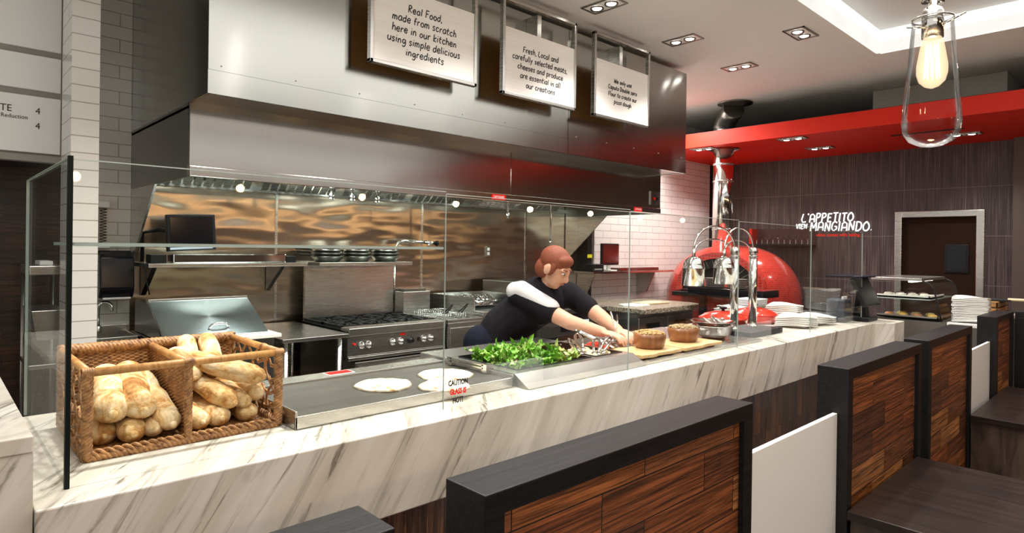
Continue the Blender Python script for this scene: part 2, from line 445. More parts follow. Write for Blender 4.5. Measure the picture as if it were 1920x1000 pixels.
# ------------------------------------------------------------------ geometry helpers
ORG = {}
class MB:
    """collects shapes and links them as ONE mesh object"""
    def __init__(s): s.b = bmesh.new(); s.mi = 0
    def face(s, pts, mi=None):
        f = s.b.faces.new([s.b.verts.new(p) for p in pts]); f.material_index = s.mi if mi is None else mi
        return s
    def box(s, x0, x1, y0, y1, z0, z1, rot=None, piv=None):
        c = [(x, y, z) for x in (x0, x1) for y in (y0, y1) for z in (z0, z1)]
        v = [s.b.verts.new(p) for p in c]
        for q in ((0, 1, 3, 2), (4, 6, 7, 5), (0, 4, 5, 1), (2, 3, 7, 6), (0, 2, 6, 4), (1, 5, 7, 3)):
            f = s.b.faces.new([v[i] for i in q]); f.material_index = s.mi
        if rot is not None:
            pv = Vector(piv) if piv else Vector(((x0+x1)/2, (y0+y1)/2, (z0+z1)/2))
            for w in v: w.co = pv + rot @ (w.co - pv)
        return s
    def prism(s, pts, d):
        """polygon pts pushed along vector d"""
        d = Vector(d)
        a = [s.b.verts.new(p) for p in pts]; b = [s.b.verts.new(Vector(p)+d) for p in pts]
        n = len(a)
        fs = [s.b.faces.new(a[::-1]), s.b.faces.new(b)] + [s.b.faces.new((a[i], a[(i+1) % n], b[(i+1) % n], b[i])) for i in range(n)]
        for f in fs: f.material_index = s.mi
        return s
    def tube(s, pts, r, seg=8, cap=True, closed=False):
        pts = [Vector(p) for p in pts]; n = len(pts)
        rr = r if isinstance(r, (list, tuple)) else [r]*n
        rings = []; up = None
        for i, p in enumerate(pts):
            if closed: t = pts[(i+1) % n]-pts[i-1]
            else: t = pts[min(i+1, n-1)]-pts[max(i-1, 0)]
            t.normalize()
            if up is None:
                up = Vector((0, 0, 1)) if abs(t.z) < .9 else Vector((1, 0, 0))
            u = (up - t*up.dot(t))
            if u.length < 1e-5: u = t.orthogonal()
            u.normalize(); up = u
            w = t.cross(u)
            rings.append([s.b.verts.new(p + (u*math.cos(2*PI*k/seg) + w*math.sin(2*PI*k/seg))*rr[i]) for k in range(seg)])
        for i in range(n if closed else n-1):
            a, b = rings[i], rings[(i+1) % n]
            for k in range(seg):
                f = s.b.faces.new((a[k], a[(k+1) % seg], b[(k+1) % seg], b[k])); f.smooth = True; f.material_index = s.mi
        if cap and not closed:
            for q in (rings[0][::-1], rings[-1]):
                f = s.b.faces.new(q); f.material_index = s.mi
        return s
    def cyl(s, p0, p1, r, seg=20, r1=None): return s.tube([p0, p1], [r, r if r1 is None else r1], seg)
    def lathe(s, prof, c=(0, 0, 0), seg=32, ax='z', sc=(1, 1), cap=False):
        """prof: (radius, height) pairs turned about an axis through c"""
        c = Vector(c); rings = []
        for r, h in prof:
            ring = []
            for k in range(seg):
                a = 2*PI*k/seg
                q = (r*math.cos(a)*sc[0], r*math.sin(a)*sc[1], h)
                if ax == 'x': q = (q[2], q[0], q[1])
                elif ax == 'y': q = (q[0], q[2], q[1])
                ring.append(s.b.verts.new(c+Vector(q)))
            rings.append(ring)
        for i in range(len(rings)-1):
            for k in range(seg):
                a, b = rings[i], rings[i+1]
                f = s.b.faces.new((a[k], a[(k+1) % seg], b[(k+1) % seg], b[k])); f.smooth = True; f.material_index = s.mi
        if cap:
            for q in (rings[0][::-1], rings[-1]):
                f = s.b.faces.new(q); f.material_index = s.mi
        return s
    def sphere(s, c, r, seg=16, rings=10):
        r = (r, r, r) if not isinstance(r, tuple) else r
        prof = [(math.sin(PI*i/rings) if 0 < i < rings else 1e-4, -math.cos(PI*i/rings)) for i in range(rings+1)]
        n0 = len(s.b.verts)
        s.lathe(prof, (0, 0, 0), seg)
        s.b.verts.ensure_lookup_table()
        for v in s.b.verts[n0:]: v.co = Vector((v.co.x*r[0]+c[0], v.co.y*r[1]+c[1], v.co.z*r[2]+c[2]))
        return s
    def build(s, name, mat, parent=None, local=False, bevel=0.0, smooth=False, label=None, seg=2):
        me = bpy.data.meshes.new(name)
        bmesh.ops.recalc_face_normals(s.b, faces=s.b.faces)
        org = Vector((0, 0, 0))
        if parent is not None and not local: org = ORG.get(parent.name, Vector((0, 0, 0)))
        if org.length: bmesh.ops.translate(s.b, verts=s.b.verts, vec=-org)
        if smooth:
            for f in s.b.faces: f.smooth = True
        s.b.to_mesh(me); s.b.free()
        for m in (mat if isinstance(mat, (list, tuple)) else [mat]): me.materials.append(m)
        o = bpy.data.objects.new(name, me)
        COL.objects.link(o)
        ORG[o.name] = org
        if parent is not None: o.parent = parent
        if bevel:
            md = o.modifiers.new('edge', 'BEVEL'); md.width = bevel; md.segments = seg; md.limit_method = 'ANGLE'; md.angle_limit = .6
        if label: o['label'] = label
        return o
def thing(name, label, cat, loc=(0, 0, 0), group=None, rz=0.0):
    o = bpy.data.objects.new(name, None)
    o.location = loc; o.rotation_euler = (0, 0, rz); o.empty_display_size = .05
    COL.objects.link(o)
    ORG[o.name] = Vector(loc)
    o['label'] = label; o['category'] = cat
    if group: o['group'] = group
    return o
def tag(o, label, cat, group=None, kind=None):
    o['label'] = label; o['category'] = cat
    if group: o['group'] = group
    if kind: o['kind'] = kind
    return o
def struct(o, label=None, cat=None):
    o['kind'] = 'structure'
    if label: o['label'] = label
    if cat: o['category'] = cat
    return o
def dup(root, loc=None, rot=None, label=None, group=None):
    r = root.copy(); COL.objects.link(r)
    if loc is not None: r.location = loc
    if rot is not None: r.rotation_euler = rot
    if label: r['label'] = label
    if group: r['group'] = group
    def kids(a, b):
        for ch in list(a.children):
            c = ch.copy(); COL.objects.link(c); c.parent = b
            kids(ch, c)
    kids(root, r)
    return r
def arc(c, r, a0, a1, n, plane='xz'):
    out = []
    for i in range(n+1):
        a = a0+(a1-a0)*i/n
        u, v = r*math.cos(a), r*math.sin(a)
        out.append((c[0]+u, c[1], c[2]+v) if plane == 'xz' else ((c[0], c[1]+u, c[2]+v) if plane == 'yz' else (c[0]+u, c[1]+v, c[2])))
    return out
def bar(mb, pts, r, seg=8): mb.tube(pts, r, seg)

# ------------------------------------------------------------------ lettering
GL = {
 'a': (.55, ['.5,.55 .3,.62 .06,.4 .1,.06 .3,.02 .48,.3 .5,.58', '.5,.58 .48,.2 .56,.02']), 'b': (.55, ['.08,1 .07,.04', '.07,.35 .3,.58 .5,.35 .35,.02 .07,.06']),
 'c': (.5, ['.46,.5 .25,.6 .05,.32 .2,.02 .46,.1']), 'd': (.58, ['.5,.52 .28,.6 .05,.32 .2,.01 .48,.2', '.52,1 .5,.03']),
 'e': (.52, ['.06,.32 .45,.36 .36,.6 .1,.5 .06,.14 .3,0 .48,.12']), 'f': (.42, ['.42,.92 .25,1 .18,.7 .17,0', '.02,.55 .38,.58']),
 'g': (.55, ['.48,.52 .25,.6 .06,.34 .22,.06 .46,.3', '.5,.58 .5,-.2 .28,-.38 .06,-.25']), 'h': (.55, ['.08,1 .07,0', '.07,.3 .3,.6 .46,.4 .48,0']),
 'i': (.2, ['.1,.58 .09,.02', '.11,.82 .12,.86']), 'k': (.5, ['.08,1 .07,0', '.45,.6 .08,.28 .46,0']), 'l': (.2, ['.1,1 .09,.02']),
 'm': (.8, ['.07,.58 .06,0', '.06,.34 .22,.6 .36,.42 .37,0', '.37,.34 .54,.6 .7,.4 .71,0']), 'n': (.55, ['.07,.58 .06,0', '.06,.34 .3,.6 .46,.4 .48,0']),
 'o': (.52, ['.26,.6 .05,.35 .2,.02 .44,.12 .46,.45 .26,.6']), 'p': (.55, ['.08,.58 .06,-.4', '.07,.36 .3,.6 .5,.36 .3,.04 .07,.12']),
 'r': (.42, ['.08,.58 .07,0', '.07,.32 .2,.56 .4,.56']), 's': (.45, ['.4,.5 .2,.6 .08,.44 .36,.2 .25,.01 .04,.08']),
 't': (.42, ['.2,.9 .18,.1 .36,.03', '.02,.6 .4,.62']), 'u': (.55, ['.06,.58 .08,.12 .26,0 .46,.2', '.47,.58 .5,0']), 'v': (.5, ['.04,.58 .24,.02 .46,.6']),
 'y': (.5, ['.05,.58 .24,.14', '.46,.6 .24,.08 .06,-.38']), 'z': (.48, ['.06,.56 .42,.58', '.42,.58 .06,.03', '.06,.03 .45,.04']), 'w': (.75, ['.04,.58 .18,.03 .36,.5 .52,.02 .7,.6']),
 'R': (.6, ['.08,1 .07,0', '.05,.96 .4,.98 .48,.72 .08,.5', '.14,.5 .54,0']), 'F': (.55, ['.08,1 .07,0', '.08,1 .5,.98', '.07,.54 .42,.54']),
 'W': (.9, ['.04,.98 .2,.02 .42,.72 .6,.02 .84,1']), 'C': (.58, ['.52,.86 .3,1 .05,.55 .2,.03 .54,.12']), 'D': (.62, ['.08,1 .07,0', '.02,.98 .4,.92 .56,.5 .35,.06 .03,.02']),
 'L': (.5, ['.08,1 .07,.02 .46,.04']), 'A': (.62, ['.03,0 .3,1 .58,0', '.12,.38 .5,.4']), 'P': (.55, ['.08,1 .07,0', '.06,.97 .4,.96 .46,.7 .3,.5 .08,.48']),
 'E': (.52, ['.48,.98 .08,.98', '.08,.98 .07,.03', '.07,.03 .48,.05', '.07,.52 .4,.54']), 'T': (.55, ['.28,.98 .28,0', '.02,.97 .55,.99']), 'I': (.2, ['.1,1.02 .09,-.04']),
 'O': (.65, ['.32,1 .05,.62 .2,.04 .5,.1 .58,.6 .32,1']), 'M': (.75, ['.06,0 .1,.98', '.1,.98 .36,.3', '.36,.3 .62,1', '.62,1 .68,0']), 'N': (.62, ['.07,0 .08,.98', '.08,.98 .52,.03', '.52,.03 .54,1']),
 'G': (.62, ['.54,.85 .32,1 .05,.5 .25,.02 .55,.2', '.55,.2 .55,.46', '.55,.46 .34,.46']), 'V': (.55, ['.03,.98 .26,.02', '.26,.02 .52,1']), "'": (.15, ['.08,1 .06,.82']), ',': (.2, ['.1,.06 .04,-.16']), '.': (.2, ['.08,.05 .11,.02']),
}
def handwriting(name, lines, parent, origin, ux, uz, size, gap, pen, mat, tilt=0.0, jit=.03, center=True, label=None, slant=.12, split=False):
    if split:
        wid = sum((GL[c][0]+.14 if c != ' ' else .42) for c in lines[0]); x = -wid/2
        for n, c in enumerate(lines[0]):
            handwriting('letter', [c], parent, Vector(origin)+Vector(ux)*x*size+Vector(uz)*(.05*math.sin(n*2.3))*size, ux, uz, size, gap, pen, mat, tilt, 0.0, False, None, slant)
            x += GL[c][0]+.14
        return
    """lines written by a marker on the plane origin + a*ux + b*uz (relative to the parent thing)"""
    cu = bpy.data.curves.new(name, 'CURVE'); cu.dimensions = '3D'
    cu.bevel_depth = pen; cu.bevel_resolution = 0; cu.resolution_u = 3; cu.use_fill_caps = True
    rnd = random.Random(len(lines)*7+len(lines[0]))
    ux, uz, origin = Vector(ux), Vector(uz), Vector(origin)
    for li, tx in enumerate(lines):
        wid = sum((GL[c][0]+.14 if c != ' ' else .42) for c in tx)
        x = -wid/2 if center else 0.0
        for c in tx:
            if c == ' ': x += .42; continue
            w, st = GL[c]
            dy = rnd.uniform(-jit, jit); k = 1+rnd.uniform(-.06, .06)
            for sk in st:
                pts = [tuple(map(float, q.split(','))) for q in sk.split()]
                sp = cu.splines.new('BEZIER'); sp.bezier_points.add(len(pts)-1)
                for p, (a, b) in zip(sp.bezier_points, pts):
                    X = (x + a*k + b*slant)*size; Y = (b*k+dy)*size - li*gap + X*tilt
                    p.co = origin + ux*X + uz*Y
                    p.handle_left_type = p.handle_right_type = 'AUTO'
            x += w+.14
    cu.materials.append(mat)
    o = bpy.data.objects.new(name, cu); COL.objects.link(o)
    if parent is not None: o.parent = parent
    if label: o['label'] = label
    return o
def printed(name, tx, parent, loc, size, mat, rot, align='CENTER', sx=1.0, bold=0.0):
    """printed capitals lying on a surface (built-in font turned into a mesh)"""
    cu = bpy.data.curves.new(name, 'FONT'); cu.body = tx; cu.size = size; cu.align_x = align; cu.align_y = 'CENTER'
    cu.extrude = .0004; cu.offset = bold; cu.resolution_u = 2
    cu.materials.append(mat)
    o = bpy.data.objects.new(name, cu); COL.objects.link(o)
    o.location = loc; o.rotation_euler = rot; o.scale = (sx, 1, 1)
    if parent is not None: o.parent = parent
    return o
# ------------------------------------------------------------------ the room
def room():
    def st(name, mb, mat, label=None, bevel=0.0):
        o = mb.build(name, mat, bevel=bevel); o['kind'] = 'structure'
        if label: o['label'] = label
        return o
    st('floor', MB().box(-3, 9.2, -4, 5.2, -.1, 0), M['concrete'])
    # ceiling with the raised lit tray over the dining room (opening x -1.2..6.11, y -1.9..1.79)
    c = MB()
    X0, X1, Y0, Y1, Z = -1.2, 6.11, -1.9, 1.79, 3.25
    c.box(-3, X0, -4, 5.2, Z, Z+.1).box(X1, 9.2, -4, 5.2, Z, Z+.1).box(X0, X1, Y1, 5.2, Z, Z+.1).box(X0, X1, -4, Y0, Z, Z+.1)
    st('ceiling', c, M['ceiling'], 'flat beige ceiling with recessed lights')
    st('ceiling_tray_top', MB().box(X0-.1, X1+.1, Y0-.1, Y1+.1, Z+.2, Z+.28), M['ceiling'], 'raised ceiling panel inside the lit tray')
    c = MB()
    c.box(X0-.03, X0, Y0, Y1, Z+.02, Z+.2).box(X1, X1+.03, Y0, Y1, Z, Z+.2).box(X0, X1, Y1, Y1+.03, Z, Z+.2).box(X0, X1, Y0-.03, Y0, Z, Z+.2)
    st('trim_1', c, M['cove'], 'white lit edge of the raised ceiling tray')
    # back wall of the kitchen: planks at the left, tile, steel, tile
    w = MB().box(-3, .62, 4.75, 4.85, 0, 1.975)
    st('wall_back_planks', w, M['plank_wall'], 'dark plank wall behind the side glass')
    st('wall_back_upper', MB().box(-3, .62, 4.75, 4.85, 1.975, 3.25), M['grey_paint'])
    st('wall_back_tile', MB().box(.62, 1.0, 4.75, 4.85, 0, 3.25), M['tile'], 'tiled wall beside the exhaust hood')
    ws = MB().box(1.0, 5.55, 4.75, 4.85, 0, 3.25)
    st('wall_back_steel', ws, M['steel_wall'], 'steel panelled wall behind the cook line')
    for x in (1.98, 3.34, 4.68):
        st('trim_2', MB().box(x-.008, x+.008, 4.742, 4.75, .9, 1.92), M['steel'])
    st('trim_3', MB().box(1.0, 5.5, 4.725, 4.75, 1.885, 1.925), M['steel'], 'steel strip along the top of the wall panels')
    st('wall_back_oven_tile', MB().box(5.55, 8.52, 4.75, 4.85, 0, 3.25), M['tile_bright'], 'white tiled wall beside the pizza oven')
    st('trim_4', MB().box(5.53, 5.61, 4.60, 4.75, 0, 2.6), M['black'], 'dark corner post between steel and tile')
    st('wall_back_end', MB().box(8.52, 8.8, 4.75, 4.85, 0, 3.25), M['ceiling_black'])
    # right wall with the door
    r = MB()
    r.box(8.7, 8.8, 2.31, 4.75, 0, 2.93).box(8.7, 8.8, 1.19, 1.49, 0, 2.93).box(8.7, 8.8, 1.49, 2.31, 1.95, 2.93)
    st('wall_right', r, M['streak'], 'dark streaked wall with the kitchen door')
    st('wall_right_upper', MB().box(8.7, 8.8, -4, 4.75, 2.93, 3.25), M['ceiling_black'])  # black colour stands in for the shade in the gap above the soffit
    st('wall_right_brown', MB().box(8.55, 8.8, -4, 1.19, 0, 2.755), M['brown_wall'])
    d = bpy.data.objects.new('door_1', None); COL.objects.link(d); d.location = (8.7, 1.9, 0); ORG['door_1'] = Vector((8.7, 1.9, 0))
    d['kind'] = 'structure'; d['label'] = 'dark brown kitchen door in a steel frame'
    f = MB().box(8.66, 8.72, 2.27, 2.345, 0, 1.995).box(8.66, 8.72, 1.455, 1.53, 0, 1.995).box(8.66, 8.72, 1.53, 2.27, 1.92, 1.995)
    f.build('door_frame', M['steel'], d, bevel=.006)
    MB().box(8.73, 8.77, 1.49, 2.31, .01, 1.94).build('door_leaf', M['door_brown'], d, bevel=.004)
    p = MB().box(8.715, 8.735, 1.605, 1.84, 1.265, 1.6)
    v = p.build('vision_panel', M['black'], d, bevel=.008)
    MB().box(8.71, 8.72, 1.628, 1.817, 1.288, 1.577).build('pane', M['black_gloss'], v)
    h = MB()
    for z in (.4, 1.1, 1.75): h.cyl((8.72, 2.285, z-.05), (8.72, 2.285, z+.05), .012, 10)
    h.build('hinge', M['steel'], d)
    # red soffit and what lies on it
    st('trim_5', MB().box(6.9, 8.7, -4, 4.74, 2.755, 2.925), M['red'], 'red soffit hanging below the ceiling')
    st('trim_6', MB().box(6.905, 8.7, -4, 4.74, 2.925, 2.93), M['ceiling_black'], 'black upper face of the red soffit')  # unseen sheet added to cut red bounce and darken the gap
    v = MB()
    for i in range(3): v.box(7.55+i*.03, 7.56+i*.03, 1.45, 2.1, 2.752, 2.7555)
    v2 = v.build('air_vent', M['black']); tag(v2, 'slim slot air vent in the underside of the red soffit', 'vent')
    b = MB().box(7.5, 8.6, 1.10, 2.26, 2.931, 3.245)
    tag(b.build('duct_box', M['grey_paint'], bevel=.004), 'grey boxed duct lying on top of the red soffit', 'duct')
    # pillar
    p = MB(); p.box(.535, .655, 3.8, 4.09, 0, 3.25)
    o = p.build('pillar', [M['tile_pillar'], M['tile_pillar_side']]); struct(o, 'white tiled pillar behind the side glass')
    for f in o.data.polygons: f.material_index = 1 if abs(f.normal.x) > .5 else 0
    st('wall_front', MB().box(-1.2, 8.8, -4.1, -4, 0, 2.6), M['plank_wall'])
room()

# ------------------------------------------------------------------ downlights
def downlight(name, label, group, along='y'):
    t = thing(name, label, 'ceiling light', (0, 0, 0), group)
    hx, hy = (.085, .15) if along == 'y' else (.15, .085)
    f = MB()
    f.box(-hx, hx, -hy, -hy+.012, -.008, .004).box(-hx, hx, hy-.012, hy, -.008, .004).box(-hx, -hx+.012, -hy, hy, -.008, .004).box(hx-.012, hx, -hy, hy, -.008, .004)
    f.build('trim_ring', M['steel_dark'], t, True)
    MB().box(-hx+.01, hx-.01, -hy+.01, hy-.01, -.003, -.001).build('reflector', M['white_plastic'], t, True)
    for k in (-1, 1):
        p = (0, k*.065, -.004) if along == 'y' else (k*.065, 0, -.004)
        q = MB().lathe([(.05, 0), (.048, -.012), (.036, -.004)], p, 20)
        q.build('gimbal_ring', M['steel_dark'], t, True)
        MB().sphere((p[0], p[1], p[2]-.004), (.034, .034, .010), 14, 8).build('bulb', M['bulb_on'], t, True)
    return t
a = downlight('recessed_downlight', 'recessed twin downlight in the beige ceiling, nearest the hanging signs', 'ceiling downlights')
a.location = (3.55, 2.83, 3.249)
dup(a, (4.6, 2.83, 3.249), None, 'recessed twin downlight in the beige ceiling, middle one of the row along the hood')
dup(a, (5.65, 2.86, 3.249), None, 'recessed twin downlight in the beige ceiling, in the row end nearest the oven flue')
b = downlight('recessed_downlight', 'recessed twin downlight set crosswise beside the bright ceiling tray', 'ceiling downlights', 'x')
b.location = (5.11, 2.07, 3.249)
dup(a, (7.05, 4.02, 2.753), None, 'recessed light in the red soffit, beside the hood and left of the flue', 'soffit downlights')
dup(a, (7.05, 2.93, 2.753), None, 'recessed light in the red soffit, close to its front edge right of the flue', 'soffit downlights')
dup(a, (7.9, 2.95, 2.753), None, 'recessed light in the red soffit, deeper in towards the dark wall', 'soffit downlights')
dup(a, (7.95, 1.52, 2.753), None, 'recessed light in the red soffit, behind the hanging bulb', 'soffit downlights')

# ------------------------------------------------------------------ exhaust hood
def hood():
    t = thing('exhaust_hood', 'long brushed steel exhaust hood over the cook line', 'exhaust hood', (3.16, 3.3, 2.22))
    XL, XR, YF, YB = 1.0, 5.32, 3.224, 4.74
    e = MB()                                   # upper housing: front sheets with a seam, sides
    e.box(XL, 3.62, YF, YF+.02, 2.345, 3.185).box(3.625, XR, YF, YF+.02, 2.345, 3.185)
    e.box(XL, XL+.015, YF+.02, YB, 2.345, 3.185).box(XR-.015, XR, YF+.02, YB, 2.345, 3.185)
    e.build('housing', M['steel_v'], t)
    b = MB()
    b.box(XL-.002, 3.62, YF-.003, YF+.02, 2.227, 2.343).box(3.625, XR+.002, YF-.003, YF+.02, 2.227, 2.343)
    b.box(XL-.002, XL+.015, YF+.02, YB, 2.227, 2.343).box(XR-.015, XR+.002, YF+.02, YB, 2.227, 2.343)
    b.build('lower_band', M['steel_v'], t)
    MB().box(XL+.01, XR-.01, YF+.01, 3.52, 2.232, 2.245).build('underside', M['steel_dark'], t)
    f = MB()
    f.box(XL, 3.28, 3.5, 3.515, 1.90, 2.232).box(3.285, XR, 3.5, 3.515, 1.90, 2.232)
    f.build('canopy_front', M['steel_hood'], t)
    MB().box(XL, XR, 3.492, 3.54, 1.845, 1.898).build('canopy_rim', M['steel_hood'], t, bevel=.003)
    for xa in (XL, XR-.012): MB().box(xa, xa+.012, 3.54, YB, 1.845, 2.23).build('canopy_side', M['steel_dark'], t)
    MB().box(XL, XR, 3.54, YB, 2.20, 2.215).build('canopy_top', M['steel_dark'], t)
    for k in range(6):
        q = MB(); x = 1.15+k*.66
        rot = Matrix.Rotation(math.radians(-40), 3, 'X')
        for j in range(9): q.box(x+j*.066, x+j*.066+.05, 4.28, 4.68, 2.02, 2.03, rot, (x+.3, 4.48, 2.025))
        q.build('grease_filter', M['steel'], t)
    for x, s0 in ((XL, 1), (XR-.012, -1)):       # hanging end wings
        w = MB().prism([(x, 4.16, 1.845), (x, YB, 1.845), (x, YB, 1.34)], (.012, 0, 0))
        w.build('end_wing', M['steel'], t)
    for x in (1.94, 2.09, 2.28):
        n = MB().cyl((x, 3.78, 2.2), (x, 3.78, 1.80), .008, 8).cyl((x, 3.78, 1.83), (x, 3.78, 1.80), .016, 10).cyl((x, 3.78, 1.80), (x, 3.78, 1.785), .02, 10, .012)
        n.build('sprinkler_nozzle', M['chrome'], t)
    for x, z in ((3.44, 1.73), (3.95, 1.52)):
        n = MB().cyl((x, 3.7, 2.2), (x, 3.7, z+.04), .008, 8).cyl((x, 3.7, z+.04), (x, 3.7, z), .013, 10, .009)
        n.build('drop_nozzle', M['chrome'], t)
    for k in range(12): MB().sphere((XL+.06+k*.38, YF-.003, 2.37), .004, 8, 6).build('rivet', M['chrome'], t)
    for k in range(8): MB().sphere((XR, YF+.05, 2.42+k*.1), .005, 8, 6).build('rivet', M['chrome'], t)
    for x, w in ((3.08, .14), (4.87, .13)):
        p = MB().box(x, x+w, 3.4885, 3.493, 1.853, 1.893).build('brand_plate', M['red_ink'], t, label='small red maker plate with white lettering')
        ORG[p.name] = ORG[t.name]
        q = printed('lettering', 'CAPTIVEAIRE', p, Vector((x+w/2, 3.488, 1.873))-ORG[t.name], .026, M['white'], (PI/2, 0, 0), sx=.72 if w > .135 else .66)
    c = MB().box(5.14, 5.30, 3.488, 3.50, 1.93, 2.06)
    p = c.build('control_panel', M['steel_dark'], t)
    for i in range(2):
        MB().cyl((5.19+i*.05, 3.488, 1.99), (5.19+i*.05, 3.476, 1.99), .013, 12).build('switch', [M['red_ink'], M['black']][i], p)
hood()

# ------------------------------------------------------------------ hanging signs
def sign(x0, x1, ztop_board, lines, size, gap, z1, label, tilt, dx=0.0):
    y = 3.096
    t = thing('hanging_sign', label, 'sign', ((x0+x1)/2, y, 2.545), 'white board signs on the hood')
    f = MB()
    f.box(x0-.028, x0-.006, y-.016, y+.02, 2.525, 3.18).box(x1+.006, x1+.028, y-.016, y+.02, 2.525, 3.18)
    f.box(x0-.028, x1+.028, y-.016, y+.02, 3.158, 3.18).box(x0-.028, x1+.028, y-.016, y+.02, 2.525, 2.547)
    f.build('frame', M['steel'], t, bevel=.003)
    k = MB().box((x0+x1)/2-.02, (x0+x1)/2+.02, y+.015, 3.222, 2.9, 3.15)
    k.build('bracket', M['steel'], t)
    MB().box(x0-.006, x1+.006, y-.008, y+.012, 2.547, ztop_board).build('board', M['sign_wood'], t, bevel=.002)
    MB().box(x0-.004, x1+.004, y+.0125, y+.018, 2.55, ztop_board-.003).build('backing', M['fibreboard'], t)
    handwriting('lettering', lines, t, Vector(((x0+x1)/2+dx, y-.009, z1))-ORG[t.name], (1, 0, 0), (0, 0, 1), size, gap, .0032, M['ink'], tilt)
sign(1.83, 2.55, 2.99, ['Real Food,', 'made from scratch', 'here in our kitchen', 'using simple delicious', 'ingredients'], .0430, .064, 2.866, 'white board sign on the hood whose writing starts Real Food', .0, -.01)
sign(2.83, 3.52, 2.985, ['Fresh, Local and', 'carefully selected meats,', 'cheeses and produce', 'are essential in all', 'our creations'], .0385, .060, 2.843, 'white board sign on the hood whose writing starts Fresh, Local', .0)
sign(3.79, 4.475, 2.98, ['We only use', 'Caputo Double zero', 'Flour to create our', 'pizza dough'], .0345, .055, 2.826, 'white board sign on the hood whose writing starts We only use', .0)
# ------------------------------------------------------------------ serving counter and glass guard
def counter():
    t = thing('serving_counter', 'long white marble serving counter with diagonal grey veins, dark plank base', 'counter', (0, 0, 0))
    foot = [(.17, 1.575), (5.36, 1.575), (5.47, 1.47), (5.72, 1.47), (5.72, 2.45), (.17, 2.45)]
    m = MB().prism([(x, y, .70) for x, y in foot], (0, 0, .25))
    m.build('marble_top', M['marble'], t, bevel=.004)
    MB().box(.17, 5.36, 1.66, 1.70, .06, .70).build('plank_base', M['cladding'], t)
    MB().box(.17, 5.6, 1.70, 2.40, .06, .70).build('cabinet_body', M['steel_dark'], t)
    MB().box(.17, 5.5, 1.74, 2.36, 0, .06).build('toe_kick', M['black'], t)
    MB().box(.19, 5.3, 1.640, 1.655, .688, .70).build('light_strip', emis('violet_strip_light', (.30, .22, 1.0), 1.2), t)
    t2 = thing('raised_counter', 'higher white marble block at the left end of the counter', 'counter', (-.3, 2.0, 0))
    MB().box(-.9, .168, 1.594, 3.4, 1.065, 1.10).build('marble_slab', M['marble'], t2, bevel=.003)
    MB().box(-.9, .168, 1.596, 3.4, 0, 1.065).build('marble_front', M['marble'], t2)
counter()

def pane(x0, x1, z1, label, y=1.676):
    t = thing('sneeze_guard', label, 'glass screen', ((x0+x1)/2, y, .95), 'glass sneeze guard panels')
    MB().box(x0, x1, y-.0025, y+.0025, .9505, z1).build('pane', M['glass'], t)
    e = MB().box(x0+.001, x1-.001, y-.0025, y+.0025, z1, z1+.0025)
    e.build('top_edge', M['glass_edge'], t)
    return t
xs = [.238, 1.275, 2.310, 3.335, 4.36, 5.37]
labs = ['clear glass guard panel in front of the bread basket', 'clear glass guard panel with the heat warning, in front of the salad well',
        'clear glass guard panel in front of the two wooden bowls', 'clear glass guard panel in front of the twin heat lamps', 'clear glass guard panel in front of the plate stacks, last of the row']
for i in range(5):
    t = pane(xs[i]+.0015, xs[i+1]-.0015, 1.680 - i*.007, labs[i])
    e = MB().box(xs[i+1]-.0015, xs[i+1]+.0002, 1.6735, 1.6785, .9505, 1.672-i*.007)
    e.build('side_edge', M['glass_edge'], t)
    if i == 1:
        g = ORG[t.name]
        for tx, z, m in (('CAUTION', 1.0335, 'ink'), ('GLASS IS', 1.003, 'red_ink'), ('HOT!', .973, 'ink')):
            printed('warning_lettering', tx, t, Vector((1.335, 1.6728, z))-g, .026, M[m], (PI/2, 0, 0), sx=.72, bold=.0011)
s = thing('sneeze_guard', 'clear glass end panel beside the bread basket with a black front edge', 'glass screen', (.238, 2.07, .95), 'glass sneeze guard panels')
MB().box(.234, .242, 1.684, 2.465, .9505, 1.685).build('pane', M['glass'], s)
MB().box(.231, .2405, 1.670, 1.684, .9505, 1.688).build('black_edge', M['glass_edge_dark'], s)
MB().box(.234, .242, 1.684, 2.465, 1.685, 1.6875).build('top_edge', M['glass_edge'], s)
MB().box(.234, .242, 2.465, 2.4675, .9505, 1.685).build('side_edge', M['glass_edge'], s)
s = thing('glass_shelf', 'narrow clear glass shelf across the inside of the first guard panel', 'shelf', (.76, 1.83, 1.492))
MB().box(.245, 1.272, 1.684, 1.98, 1.488, 1.496).build('pane', M['glass'], s)
MB().box(.245, 1.272, 1.6815, 1.684, 1.488, 1.496).build('front_edge', M['glass_edge'], s)
MB().box(.245, 1.272, 1.98, 1.9825, 1.488, 1.496).build('back_edge', M['glass_edge'], s)

